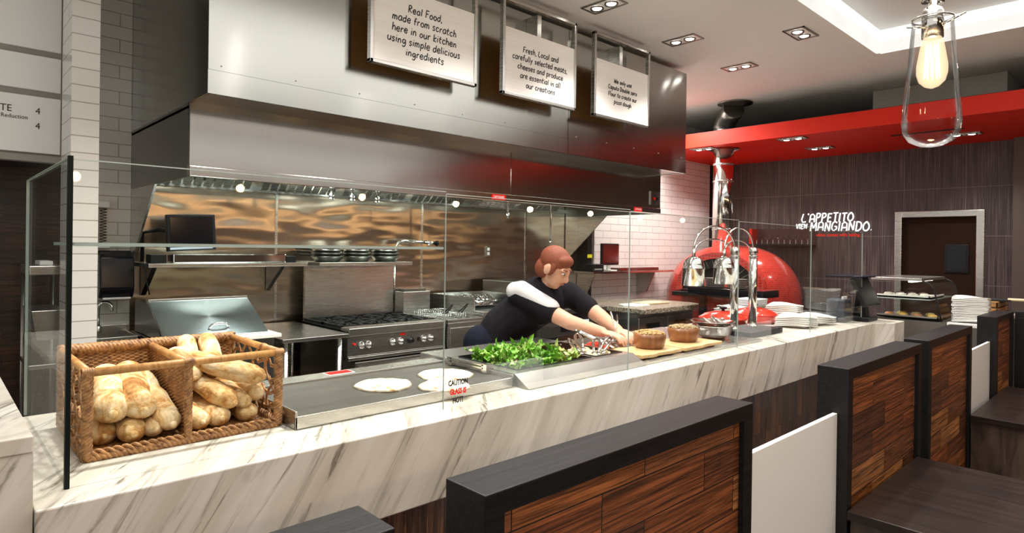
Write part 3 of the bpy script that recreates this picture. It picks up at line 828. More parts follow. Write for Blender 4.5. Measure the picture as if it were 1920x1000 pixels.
# ------------------------------------------------------------------ bread basket
def basket():
    t = thing('wicker_basket', 'wicker bread basket with two compartments on the marble counter', 'basket', (.54, 2.04, .951))
    x0, x1, y0, y1, z0, z1 = .300, .782, 1.845, 2.240, .958, 1.172
    xd = .532
    def twist(mb, a, b, r=.006, n=3, turns=9, R=.0065, seg=6):
        a, b = Vector(a), Vector(b); d = (b-a)
        u = d.orthogonal().normalized(); w = d.normalized().cross(u)
        N = max(10, int(turns*7))
        for k in range(n):
            mb.tube([a+d*(i/N)+(u*math.cos(2*PI*(turns*i/N+k/n))+w*math.sin(2*PI*(turns*i/N+k/n)))*R for i in range(N+1)], r, seg)
    b = MB()
    for (p, q) in (((x0, y0, z0), (x1, y0, z0)), ((x0, y1, z0), (x1, y1, z0)), ((x0, y0, z0), (x0, y1, z0)), ((x1, y0, z0), (x1, y1, z0))):
        twist(b, p, q, .0062, 3, 14)
        twist(b, Vector(p)+Vector((0, 0, .011)), Vector(q)+Vector((0, 0, .011)), .0045, 2, 12)
    b.build('bottom_border', M['willow'], t)
    f = MB()
    for i in range(60):
        y = y0+.008+i*(y1-y0-.016)/59
        f.tube([(x0+j*(x1-x0)/30, y, z0-.001+.0022*(1 if (i+j) % 2 else -1)) for j in range(31)], .0034, 5)
    f.build('woven_floor', M['willow'], t)
    w = MB()
    for i in range(36):
        z = z0+.012+i*(z1-z0-.02)/35
        w.tube([(x0+j*(x1-x0)/40, y1+.0035*(1 if (i+j) % 2 else -1), z) for j in range(41)], .0036, 5)
    w.build('woven_back', M['willow'], t)
    w = MB()
    for i in range(40):
        z = z0+.012+i*(z1-z0-.012)/39
        w.tube([(xd+.003*(1 if (i+j) % 2 else -1), y0+.012+j*(y1-y0-.02)/26, z) for j in range(27)], .0034, 5)
    w.build('woven_divider', M['willow'], t)
    for x, y in ((x0, y0), (x1, y0), (x0, y1), (x1, y1)):
        p = MB(); twist(p, (x, y, z0), (x, y, z1), .0058, 4, 6, .008); p.build('corner_post', M['willow'], t)
    p = MB(); twist(p, (xd, y0, z0), (xd, y0, z1), .0052, 4, 6, .006); p.build('divider_post', M['willow'], t)
    r = MB().tube([(x0-.008, y0, z1), (x1+.008, y0, z1)], .0105, 12)
    r.build('front_rail', M['cane'], t)
    for x in (x0, x1):
        MB().tube([(x, y0, z1+.002), (x, y1, z1+.002)], .0105, 12).build('side_rail', M['cane'], t)
    MB().tube([(xd, y0, z1-.004), (xd, y1, z1-.002)], .011, 12).build('divider_rail', M['cane'], t)
    k = MB(); twist(k, (x0-.006, y1, z1+.004), (x1+.006, y1, z1+.004), .0082, 4, 12, .010)
    k.build('back_rail', M['willow'], t)
    for x, y in ((x0, y0), (x1, y0), (xd, y0)):
        q = MB()
        for i in range(5): q.lathe([(.0115, -.003), (.0135, 0), (.0115, .003)], (x+(i-2)*.005, y, z1), 12, 'x')
        q.build('rail_binding', M['willow'], t)
    for y in (1.95, 2.1):
        q = MB()
        for i in range(4): q.lathe([(.0105, -.003), (.0125, 0), (.0105, .003)], (x1, y+i*.005, z1+.002), 12, 'y')
        q.build('rail_binding', M['willow'], t)
    for x in (x0, x1):                                  # open lattice of the two ends
        l = MB()
        n = 4
        for k in range(n):
            yc = y0+.045+k*(y1-y0-.09)/(n-1)
            for s in (-1, 1):
                for o in (0, .006):
                    l.tube([(x+.002*s, yc+s*(.045*math.sin(PI*i/12*2))+o, z0+.01+(z1-z0-.015)*i/12) for i in range(13)], .0028, 5)
        for k in range(4):
            zc = z0+.04+k*.044
            for o in (0, .006):
                l.tube([(x-.003*(-1)**i, y0+(y1-y0)*i/16, zc+o+.010*math.sin(i*1.3+k)) for i in range(17)], .0028, 5)
        l.build('end_lattice', M['willow'], t)
    return t
basket()

def baguette(tip, tail, r, label, seed, group=None, mesh_cache={}):
    tip, tail = Vector(tip), Vector(tail)
    d = tail-tip; L = d.length
    rnd = random.Random(seed)
    b = MB(); rings = 84; seg = 20; prev = None
    ph = rnd.uniform(0, 6); bend = rnd.uniform(-.010, .010)
    for i in range(rings+1):
        u = (i/rings)**1.45
        e = min(u*L, (1-u)*L)/(r*1.5)
        k = math.sqrt(max(0.0, 1-(1-min(1, e))**2)) if e < 1 else 1.0
        k = max(k, .05)
        ring = []
        for j in range(seg):
            a = 2*PI*j/seg
            sp = 1+.05*math.sin(u*L*255+a+ph)*max(0, 1-u*L/.085)+.022*math.sin(u*L*80+a+ph) + .03*math.sin(a*2+u*9+ph) + .05*math.sin(u*15+ph)
            rr = r*k*sp
            x = rr*math.cos(a)*1.06; z = rr*math.sin(a)*.95
            v = Vector((x+bend*math.sin(PI*u), u*L, z))
            ring.append(b.b.verts.new(v))
        if prev:
            for j in range(seg):
                f = b.b.faces.new((prev[j], prev[(j+1) % seg], ring[(j+1) % seg], ring[j])); f.smooth = True
        else: b.b.faces.new(ring)
        prev = ring
    b.b.faces.new(prev)
    b.sphere((r*.05, .002, 0), (r*.30, r*.26, r*.30), 12, 8)
    o = b.build('baguette', M['bread'])
    o.location = tip
    o.rotation_mode = 'QUATERNION'
    o.rotation_quaternion = Vector((0, 1, 0)).rotation_difference(d.normalized())
    tag(o, label, 'bread', 'baguettes in the wicker basket')
    return o
loaves = [
 ((.358, 1.872, 1.052), (.405, 2.215, 1.105), .040, 'thick baguette on top at the far left end of the basket'),
 ((.428, 1.868, 1.050), (.462, 2.215, 1.110), .039, 'thick baguette on top in the left compartment, second from the left end'),
 ((.404, 1.858, .995), (.43, 2.20, 1.00), .034, 'baguette on the basket floor, its round tip lowest of all at the left compartment'),
 ((.458, 1.875, .992), (.478, 2.20, 1.02), .029, 'slimmer baguette on the basket floor, second lowest tip in the left compartment'),
 ((.500, 1.868, 1.000), (.474, 2.16, 1.10), .037, 'baguette leaning against the woven divider in the left compartment'),
 ((.345, 1.90, .992), (.352, 2.21, .995), .033, 'baguette on the basket floor seen through the lattice of the left end'),
 ((.748, 1.868, 1.098), (.565, 2.17, 1.150), .032, 'long baguette lying slantwise over the top of the right compartment'),
 ((.668, 1.880, 1.030), (.60, 2.19, 1.095), .031, 'baguette under the slantwise one, tip nearest the divider in the right compartment'),
 ((.710, 1.895, 1.020), (.665, 2.21, 1.075), .027, 'slim baguette in the middle of the right compartment between two thicker tips'),
 ((.748, 1.900, 1.038), (.722, 2.21, 1.085), .029, 'baguette in the right compartment closest to the right end lattice'),
 ((.577, 1.872, .992), (.572, 2.20, .998), .029, 'baguette on the basket floor right beside the divider post'),
 ((.632, 1.878, .992), (.628, 2.20, .995), .031, 'baguette on the basket floor with ringed crust, second from the divider post'),
 ((.722, 1.885, .988), (.715, 2.20, .99), .027, 'small baguette low at the right end of the basket floor'),
 ((.600, 2.02, 1.09), (.628, 2.22, 1.190), .026, 'baguette end poking up at the basket back, nearer the divider'),
 ((.655, 2.02, 1.09), (.690, 2.222, 1.190), .028, 'baguette end poking up at the basket back, nearer the right end'),
]
for i, (a, b, r, lab) in enumerate(loaves): baguette(a, b, r, lab, i+3)

# ------------------------------------------------------------------ griddle and flatbreads
def griddle():
    t = thing('griddle', 'flat black counter griddle with steel rims', 'griddle', (1.25, 2.02, .951))
    x0, x1, y0, y1 = .80, 1.685, 1.765, 2.305
    MB().box(x0+.008, x1-.004, y0+.008, 2.215, .952, .982).build('plate', M['griddle'], t)
    MB().box(x0, x1, y0, y0+.008, .952, .989).build('front_rim', M['steel'], t, bevel=.002)
    MB().box(x0, x0+.008, y0, y1, .952, 1.005).build('left_rim', M['steel'], t, bevel=.002)
    MB().box(x0+.008, x1, 2.215, y1, .952, .992).build('back_rail', M['steel'], t, bevel=.003)
    g = MB().box(x1-.008, x1, y0, 2.215, .952, 1.0)
    g.build('right_rim', M['steel'], t, bevel=.002)
    l = MB().box(1.145, 1.255, 2.228, 2.288, .9923, .9935).build('warning_label', M['white'], t, label='small red and white warning label')
    ORG[l.name] = ORG[t.name]
    MB().box(1.15, 1.25, 2.233, 2.283, .9936, .9944).build('red_field', M['red_ink'], l)
griddle()
def flatbread(c, r, label, seed):
    b = MB(); rnd = random.Random(seed); seg = 56; rows = 8; prev = []
    top = b.b.verts.new((0, 0, .007))
    for i in range(1, rows+1):
        u = i/rows; ring = []
        for k in range(seg):
            a = 2*PI*k/seg
            rr = r*u*(1+.04*math.sin(a*3+seed)*u+.02*math.sin(a*7+seed*2)*u)
            z = .006+.004*mnoise.noise(Vector((math.cos(a)*u*3+seed, math.sin(a)*u*3, 0)))+(.003*u if u > .8 else 0)-(.009 if i == rows else 0)
            ring.append(b.b.verts.new((rr*math.cos(a), rr*math.sin(a), max(z, .0))))
        for k in range(seg):
            if prev: f = b.b.faces.new((prev[k], prev[(k+1) % seg], ring[(k+1) % seg], ring[k]))
            else: f = b.b.faces.new((top, ring[k], ring[(k+1) % seg]))
            f.smooth = True
        prev = ring
    b.b.faces.new(prev[::-1])
    o = b.build('flatbread', M['flatbread']); o.location = c
    tag(o, label, 'bread', 'flatbreads on the griddle')
flatbread((1.235, 1.985, .983), .106, 'pale round flatbread on the griddle, nearest the red label', 1)
flatbread((1.520, 1.985, .983), .112, 'browned round flatbread on the griddle, the one touching the back rail side', 2)
flatbread((1.400, 1.835, .983), .098, 'pale round flatbread on the griddle, close to its front rim', 5)

# ------------------------------------------------------------------ salad well
def salad_well():
    t = thing('salad_well', 'steel refrigerated salad well with deep black pans', 'salad bar', (2.6, 2.0, .951))
    x0, x1 = 1.695, 3.70
    xe = 2.478
    b = MB()                                             # raised deck with openings
    z0, z1 = .952, 1.0
    yo0, yo1, yf, yb = 1.815, 2.215, 1.770, 2.41
    ops = [(1.752, 2.222), (2.255, 2.452)]
    b.box(x0, ops[0][0], yf, yb, z0, z1).box(ops[0][1], ops[1][0], yf, yb, z0, z1).box(ops[1][1], xe, yf, yb, z0, z1)
    for a, c in ops: b.box(a, c, yf, yo0, z0, z1).box(a, c, yo1, yb, z0, z1)
    b.build('deck', M['steel'], t)
    f = MB().prism([(x0, yf, z1), (x0, 1.69, .953), (x0, yf, .953)], (xe-x0, 0, 0))
    f.build('sloped_front', M['steel_dark'], t)
    MB().box(xe, x1, 1.70, yb, .952, .962).build('flat_tray_ledge', M['steel'], t)
    for a, c in ops:
        p = MB()
        p.box(a, c, yo0, yo0+.006, .953, 1.003).box(a, c, yo1-.006, yo1, .953, 1.003).box(a, a+.006, yo0, yo1, .953, 1.003).box(c-.006, c, yo0, yo1, .953, 1.003).box(a, c, yo0, yo1, .953, .956)
        p.build('pan', M['black'], t)
    g = MB()
    for k in range(2):
        g.box(1.66, 1.684, 1.92, 2.14, 1.000+k*.012, 1.006+k*.012)
    g.box(1.66, 1.70, 1.90, 1.93, .985, 1.02).box(1.66, 1.70, 2.13, 2.16, .985, 1.02)
    g.build('side_bracket', M['steel'], t)
    return t
salad_well()
def greens():
    rnd = random.Random(11)
    b = MB()
    def leaf(c, L, w, rz, tilt, roll, mi, curl):
        R = Matrix.Rotation(rz, 3, 'Z') @ Matrix.Rotation(tilt, 3, 'X') @ Matrix.Rotation(roll, 3, 'Y')
        n = 6; rows = []
        for i in range(n+1):
            u = i/n
            ww = w*math.sin(PI*min(1, u*.92+.06))*(1+.22*math.sin(i*2.3+L*900))
            zz = curl*u*u*L
            rows.append([b.b.verts.new(Vector(c)+R @ Vector((s*ww, (u-.4)*L, zz+(.006*abs(s)+.004*math.sin(i*2.1+s*2)))) ) for s in (-1, 0, 1)])
        for i in range(n):
            for k in range(2):
                f = b.b.faces.new((rows[i][k], rows[i][k+1], rows[i+1][k+1], rows[i+1][k])); f.material_index = mi; f.smooth = True
    for k in range(800):
        x = rnd.uniform(1.80, 2.18); y = rnd.uniform(1.85, 2.165)
        ex = min(x-1.752, 2.222-x, y-1.815, 2.215-y)
        h = .978+.040*min(1, ex/.10)+.012*math.sin(x*31)*math.sin(y*37)+rnd.uniform(-.016, .020)
        u = rnd.random()
        mi = 0 if u < .74 else (1 if u < .95 else 2)
        if x > 2.08 and rnd.random() < .35: mi = 1
        leaf((x, y, h), rnd.uniform(.03, .066), rnd.uniform(.007, .014), rnd.uniform(0, 6.28), rnd.uniform(-.9, .9), rnd.uniform(-.9, .9), mi, rnd.uniform(-.5, .6))
    b.sphere((1.98, 2.01, .982), (.18, .15, .024), 20, 10)
    o = b.build('salad_greens', [M['leaf'], M['leaf_pale'], M['leaf_red']])
    tag(o, 'heap of mixed green salad leaves with a few dark red ones in the left pan', 'salad', None, 'stuff')
greens()
def toppings():
    """second pan: small heaps of ingredients with tongs and spoons lying on them"""
    rnd = random.Random(5)
    specs = [((2.315, 1.89), (.86, .80, .62), 'pale shredded cheese heap in the near corner of the second salad pan'), ((2.315, 2.14), (.55, .34, .14), 'brown roasted topping heap in the back corner of the second salad pan'),
             ((2.39, 2.02), (.80, .72, .45), 'creamy yellow topping heap in the middle of the second salad pan'), ((2.575, 2.075), (.62, .06, .03), 'red chopped tomato heap beside the hands, behind the first wooden board'), ((2.395, 1.90), (.78, .70, .52), 'pale topping heap in the board-side corner of the second salad pan')]
    for i, ((x, y), c, lab) in enumerate(specs):
        b = MB()
        for k in range(110):
            a = rnd.uniform(0, 6.28); q = math.sqrt(rnd.random())*.055
            px, py = x+q*math.cos(a), y+q*math.sin(a)*1.2
            z = .976+.022*(1-(q/.055)**2)+rnd.uniform(-.004, .006)
            R = Matrix.Rotation(rnd.uniform(0, 3), 3, 'Z') @ Matrix.Rotation(rnd.uniform(-.6, .6), 3, 'X')
            s = rnd.uniform(.004, .008)
            b.box(px-s*1.6, px+s*1.6, py-s*.7, py+s*.7, z-s*.6, z+s*.6, R)
        b.sphere((x, y, .975), (.055, .062, .016), 14, 8)
        o = b.build('salad_topping', plain('topping_%d' % i, c, .6, var=.25, vs=70))
        tag(o, lab, 'food', 'toppings in the second salad pan', 'stuff')
    def tongs(c, rz, tilt, label):
        t = thing('serving_tongs', label, 'tongs', c, 'tongs in the salad toppings', rz)
        t.rotation_euler = (tilt, 0, rz)
        for s in (-1, 1):
            b = MB()
            pts = [(0, .10, .004), (s*.012, .07, .004), (s*.017, .02, .003), (s*.013, -.05, .002), (s*.010, -.09, 0)]
            b.tube(pts, [.004, .0075, .008, .0065, .005], 8)
            b.sphere((s*.011, -.10, 0), (.013, .018, .004), 10, 6)
            b.build('arm', M['chrome'], t, True)
        MB().sphere((0, .10, .004), (.008, .008, .005), 10, 6).build('spring_joint', M['chrome'], t, True)
    tongs((2.31, 1.985, 1.022), -.5, .16, 'steel tongs lying in the second salad pan, nearest the green salad')
    tongs((2.40, 1.93, 1.022), -.9, .2, 'steel tongs lying in the front of the second salad pan')
    tongs((2.42, 2.06, 1.026), -.75, .2, 'steel tongs in the middle of the second salad pan')
    tongs((2.45, 1.91, 1.026), -1.15, .22, 'steel tongs at the end of the second salad pan beside the wooden board')
    tongs((2.50, 2.03, 1.035), .5, .35, 'steel tongs standing tilted by the red topping')
    def spoon(c, rz, tilt, label):
        t = thing('serving_spoon', label, 'spoon', c, 'long spoons in the salad well')
        t.rotation_euler = (tilt, 0, rz)
        MB().tube([(0, 0, 0), (0, .06, .002), (0, .17, 0)], [.005, .004, .005], 8).build('handle', M['chrome'], t, True)
        MB().sphere((0, -.02, 0), (.02, .03, .006), 12, 6).build('bowl', M['chrome'], t, True)
    spoon((2.66, 1.99, 1.01), -.35, 1.05, 'long steel spoon leaning upright by the hands of the person')
    spoon((2.78, 2.08, .99), -.8, .9, 'long steel spoon leaning out of the round steel insert')
toppings()
def insert(c, r, label):
    t = thing('round_insert', label, 'container', c, 'round steel inserts behind the boards')
    MB().lathe([(r, .03), (r*1.06, .03), (r*1.06, .024), (r, .02), (r*.95, 0), (.001, 0)], (0, 0, 0), 28).build('rim', M['chrome'], t, True)
    MB().sphere((0, 0, .012), (r*.9, r*.9, .012), 20, 8).build('sauce', M['steel_dark'], t, True)
insert((2.74, 2.12, .9625), .075, 'round steel insert in the well right behind the first wooden board')
insert((2.93, 2.14, .9625), .075, 'round steel insert in the well behind the gap between the boards')

# ------------------------------------------------------------------ boards, bowls
def board(x0, x1, y0, y1, label, seed):
    t = thing('serving_board', label, 'board', ((x0+x1)/2, (y0+y1)/2, .9625), 'wooden serving boards on the counter')
    rnd = random.Random(seed); pts = []
    n = 10
    for i in range(n+1): pts.append((x0+(x1-x0)*i/n, y0+rnd.uniform(-.006, .008), .972))
    for i in range(n+1): pts.append((x1-(x1-x0)*i/n, y1+rnd.uniform(-.008, .006), .972))
    MB().prism(pts, (0, 0, .018)).build('board', M['board_wood'], t, bevel=.004)
    for x in (x0+.05, x1-.05):
        MB().box(x-.012, x+.012, y0+.03, y1-.03, .9625, .9725).build('foot', M['black'], t)
board(2.50, 2.845, 1.725, 1.955, 'live-edge wooden board under the first bowl, nearer the salad', 2)
board(2.868, 3.255, 1.722, 1.965, 'live-edge wooden board under the second bowl, nearer the steel pans', 4)
def bowl(c, r, label, food, mat2):
    t = thing('wooden_bowl', label, 'bowl', c, 'wooden bowls on the boards')
    h = .075
    MB().lathe([(.001, 0), (r*.80, 0), (r*.9, .01), (r, h*.65), (r, h), (r*.93, h), (r*.90, h*.5), (r*.75, .016), (.001, .014)], (0, 0, 0), 40).build('body', M['bowl_wood'], t, True)
    rnd = random.Random(int(r*1000)); b = MB()
    for k in range(260):
        a = rnd.uniform(0, 6.28); q = math.sqrt(rnd.random())*r*.88
        z = c[2]+h-.001+.013*(1-(q/(r*.9))**2)+rnd.uniform(-.003, .004)
        s = rnd.uniform(.004, .008)
        b.sphere((c[0]+q*math.cos(a), c[1]+q*math.sin(a), z), (s*1.3, s, s*.8), 6, 4)
    b.mi = 0
    b.sphere((c[0], c[1], c[2]+h-.012), (r*.9, r*.9, .020), 20, 8)
    o = b.build('bowl_filling', mat2)
    tag(o, food, 'food', None, 'stuff')
bowl((2.725, 1.845, .9905), .083, 'wooden bowl of granola-like crunch on the first board', 'golden crunchy topping heaped in the first wooden bowl', M['nuts'])
bowl((3.075, 1.862, .9905), .085, 'wooden bowl of dark mixed seeds on the second board', 'dark and pale mixed seeds heaped in the second wooden bowl', plain('mixed_seeds', (.38, .28, .14), .5, var=.95, vs=120))
def mixing_bowl():
    t = thing('steel_bowl', 'shiny steel bowl on the counter before the heat lamps', 'bowl', (3.50, 1.915, .9625))
    r = .118
    MB().lathe([(.001, 0), (r*.55, 0), (r*.86, .03), (r, .075), (r*1.06, .078), (r*1.06, .082), (r*.97, .079), (r*.82, .035), (r*.5, .008), (.001, .006)], (0, 0, 0), 40).build('body', M['chrome'], t, True)
    for s in (-1, 1):
        b = MB(); b.tube([(s*(r+.0), -.03, .06), (s*(r+.03), -.02, .066), (s*(r+.03), .02, .066), (s*(r+.0), .03, .06)], .006, 8)
        b.build('handle', M['chrome'], t, True)
    t2 = thing('steel_dish', 'wide shallow steel dish stacked on the shiny steel bowl', 'dish', (3.50, 1.915, 1.046))
    MB().lathe([(.001, 0), (.10, 0), (.13, .018), (.134, .022), (.125, .020), (.098, .006), (.001, .005)], (0, 0, 0), 40).build('body', M['chrome'], t2, True)
    for i, (x, y, rz) in enumerate(((3.43, 1.90, .4), (3.55, 1.93, -.5), (3.52, 1.88, .1))):
        w = thing('tongs', ['short steel tongs in the shallow dish, at its salad side', 'short steel tongs in the shallow dish, at its lamp side', 'short steel tongs in the shallow dish, at its front'][i], 'tongs', (x, y, 1.064), 'tongs in the shallow dish')
        w.rotation_euler = (.5, 0, rz)
        for s in (-1, 1):
            MB().tube([(0, .05, 0), (s*.012, .02, 0), (s*.010, -.045, 0)], [.004, .006, .005], 8).build('arm', M['chrome'], w, True)
mixing_bowl()

# ------------------------------------------------------------------ heat lamps
def heat_lamps():
    t = thing('heat_lamp', 'twin chrome heat lamp with two arched arms on a black base', 'heat lamp', (3.95, 1.93, .951))
    MB().box(3.74, 4.20, 1.79, 2.06, .952, .985).build('base', M['black'], t, bevel=.004)
    for i, (px, bx) in enumerate(((3.83, 3.325), (4.09, 3.69))):
        p = MB().cyl((px, 1.95, .985), (px, 1.95, 1.455), .027, 20).lathe([(.034, .985), (.034, .997), (.027, 1.0)], (px, 1.95, 0), 20)
        p.lathe([(.027, 1.452), (.031, 1.455), (.031, 1.463), (.02, 1.466)], (px, 1.95, 0), 20)
        p.build('post', M['chrome'], t)
        MB().sphere((px, 1.95, 1.49), .030, 18, 12).build('ball_finial', M['chrome'], t)
        c = ((px+bx)/2, 1.95, 1.50); R = (px-bx)/2
        a = MB().tube([(c[0]+R*math.cos(u*PI/16), 1.95, 1.50+.145*math.sin(u*PI/16)) for u in range(17)], .0065, 8)
        a.tube([(c[0]+.02+(R-.02)*math.cos(u*PI/16), 1.972, 1.48+.085*math.sin(u*PI/16)) for u in range(17)], .0055, 8)
        a.build('arched_arm', M['chrome'], t)
        s = MB().cyl((bx, 1.95, 1.50), (bx, 1.95, 1.445), .010, 12)
        s.lathe([(.012, 1.458), (.03, 1.452), (.050, 1.437), (.060, 1.412), (.062, 1.392), (.065, 1.390), (.065, 1.384), (.0615, 1.381), (.068, 1.285), (.064, 1.285), (.058, 1.38), (.05, 1.42), (.01, 1.44)], (bx, 1.95, 0), 32)
        s.build('bell_shade', M['chrome'], t)
        MB().sphere((bx, 1.95, 1.335), (.03, .03, .04), 14, 10).build('bulb', M['white_plastic'], t)
heat_lamps()
# ------------------------------------------------------------------ red braisers, plates, till
def braiser(c, r, label):
    t = thing('braiser', label, 'pan', c, 'red enamel braisers on the counter')
    b = MB().lathe([(.001, 0), (r*.86, 0), (r*.97, .02), (r, .055), (r*1.02, .058), (r*.96, .058), (r*.9, .02), (.001, .012)], (0, 0, 0), 44)
    for s in (-1, 1):
        b.tube([(s*r*.96, -.05, .045), (s*(r+.035), -.035, .05), (s*(r+.04), 0, .051), (s*(r+.035), .035, .05), (s*r*.96, .05, .045)], .009, 8)
    b.build('body', M['red_enamel'], t, True)
    MB().lathe([(r*1.02, .059), (r*1.02, .066), (r*.94, .074), (r*.75, .094), (r*.4, .108), (.03, .113), (.001, .113)], (0, 0, 0), 44).build('lid', M['red_enamel'], t, True)
    MB().lathe([(.010, .112), (.012, .122), (.026, .130), (.028, .140), (.001, .146)], (0, 0, 0), 20).build('lid_knob', M['black'], t, True)
braiser((4.16, 2.20, .9515), .165, 'red enamel braiser with lid behind the first lamp post')
braiser((4.62, 2.19, .9515), .170, 'red enamel braiser with a black lid knob showing, before the plate stacks')

def plate_mesh(h, name):
    """square plate with a wavy rim"""
    b = MB(); n = 18; g = []; th = .006
    for sgn in (1, -1):
        rows = []
        for i in range(n+1):
            row = []
            for j in range(n+1):
                u, v = i/n*2-1, j/n*2-1
                k = 1-.10*(abs(u*v))**2
                e = max(abs(u), abs(v))
                z = .016*max(0, (e-.55)/.45)**1.3 + .010*max(0, (e-.6)/.4)*math.sin(math.atan2(v, u)*2+.6)*1.0
                row.append(b.b.verts.new((u*h*k, v*h*k, z+(th if sgn > 0 else 0))))
            rows.append(row)
        for i in range(n):
            for j in range(n):
                q = (rows[i][j], rows[i+1][j], rows[i+1][j+1], rows[i][j+1])
                f = b.b.faces.new(q if sgn > 0 else q[::-1]); f.smooth = True
        g.append(rows)
    A, B = g
    ring = lambda R: [R[i][0] for i in range(n)]+[R[n][j] for j in range(n)]+[R[n-i][n] for i in range(n)]+[R[0][n-j] for j in range(n)]
    a, c = ring(A), ring(B)
    for i in range(len(a)): b.b.faces.new((a[i], c[i], c[(i+1) % len(a)], a[(i+1) % len(a)]))
    return b.build(name, M['porcelain'])
plate0 = [None]
def stack(c, n, top, rest, group, rz=0.0, dz=.0135):
    rnd = random.Random(n+int(c[0]*10))
    for k in range(n):
        if plate0[0] is None: o = plate0[0] = plate_mesh(.128, 'square_plate')
        else:
            o = plate0[0].copy(); COL.objects.link(o)
        o.location = (c[0]+rnd.uniform(-.003, .003), c[1]+rnd.uniform(-.003, .003), c[2]+k*dz)
        o.rotation_euler = (0, 0, rz+rnd.uniform(-.05, .05))
        tag(o, top if k == n-1 else rest, 'plate', group)
stack((4.60, 1.865, .9515), 5, 'topmost wavy white plate of the stack nearest the braiser and the glass', 'wavy white plate under others in the stack nearest the braiser and the glass', 'plates in the front stack', .1)
stack((4.90, 1.855, .9515), 4, 'topmost wavy white plate of the low stack along the glass, second from the lamps', 'wavy white plate under others in the low stack along the glass, second from the lamps', 'plates in the second stack', -.1)
stack((5.02, 2.13, .9515), 8, 'topmost wavy white plate of the tall stack behind the two stacks along the glass', 'wavy white plate under others in the tall stack behind the two stacks along the glass', 'plates in the tall counter stack', .2)
stack((4.72, 2.40, .9515), 6, 'topmost wavy white plate of the stack half hidden behind the braiser', 'wavy white plate under others in the stack half hidden behind the braiser', 'plates in the stack behind the braiser', 0)
def napkins():
    b = MB()
    for k in range(5): b.box(-.14+.004*k, .13+.003*k, -.11, .11-.004*k, k*.011, k*.011+.009)
    o = b.build('folded_cloths', M['apron'], bevel=.004); o.location = (5.42, 2.62, 1.01)
    tag(o, 'pile of folded white cloths behind the red braisers', 'cloth')
    t = thing('low_shelf', 'steel pass shelf behind the counter under the folded cloths', 'shelf', (5.4, 2.62, 0))
    MB().box(5.12, 5.66, 2.47, 2.77, .985, 1.008).build('top', M['steel'], t, bevel=.003)
    for x in (5.16, 5.62):
        for y in (2.51, 2.73): MB().cyl((x, y, 0), (x, y, .985), .018, 10).build('leg', M['steel'], t)
napkins()
def dark_bowls():
    proto = None
    for k in range(7):
        if proto is None:
            r = .075
            proto = o = MB().lathe([(.001, 0), (r*.6, 0), (r*.9, .025), (r, .045), (r*.95, .045), (r*.82, .02), (.001, .006)], (0, 0, 0), 28).build('bowl', M['black_gloss'])
        else:
            o = proto.copy(); COL.objects.link(o)
        o.location = (5.26+.003*(k % 2), 1.955, .9515+k*.0145)
        tag(o, 'topmost black bowl of the stack beside the till' if k == 6 else 'black bowl under others in the stack beside the till', 'bowl', 'black bowls stacked beside the till')
dark_bowls()
def till():
    t = thing('cash_register', 'black point-of-sale till with a tilted screen at the counter end', 'cash register', (5.46, 1.72, .951))
    MB().box(5.36, 5.58, 1.62, 1.86, .952, .985).build('base', M['black'], t, bevel=.006)
    MB().prism([(5.43, 1.66, .985), (5.43, 1.76, .985), (5.43, 1.73, 1.20), (5.43, 1.68, 1.20)], (.08, 0, 0)).build('stand', M['black'], t, bevel=.004)
    R = Matrix.Rotation(math.radians(-24), 3, 'X')
    MB().box(5.30, 5.62, 1.66, 1.70, 1.06, 1.30, R).build('screen_housing', M['black'], t, bevel=.008)
    MB().box(5.315, 5.605, 1.700, 1.703, 1.075, 1.285, R, (5.46, 1.68, 1.18)).build('screen', M['black_gloss'], t)
    MB().box(5.28, 5.64, 1.655, 1.92, 1.295, 1.306).build('top_cover', M['trousers'], t, bevel=.004, label='dark navy cover lying over the top')
    p = thing('receipt_printer', 'grey-blue receipt printer standing left of the till', 'printer', (5.22, 1.74, .951))
    MB().box(5.14, 5.29, 1.72, 1.86, .952, 1.13).build('body', plain('blue_grey_plastic', (.035, .045, .06), .3), p, bevel=.012)
    MB().box(5.17, 5.26, 1.745, 1.755, 1.125, 1.15).build('paper', M['white'], p)
till()
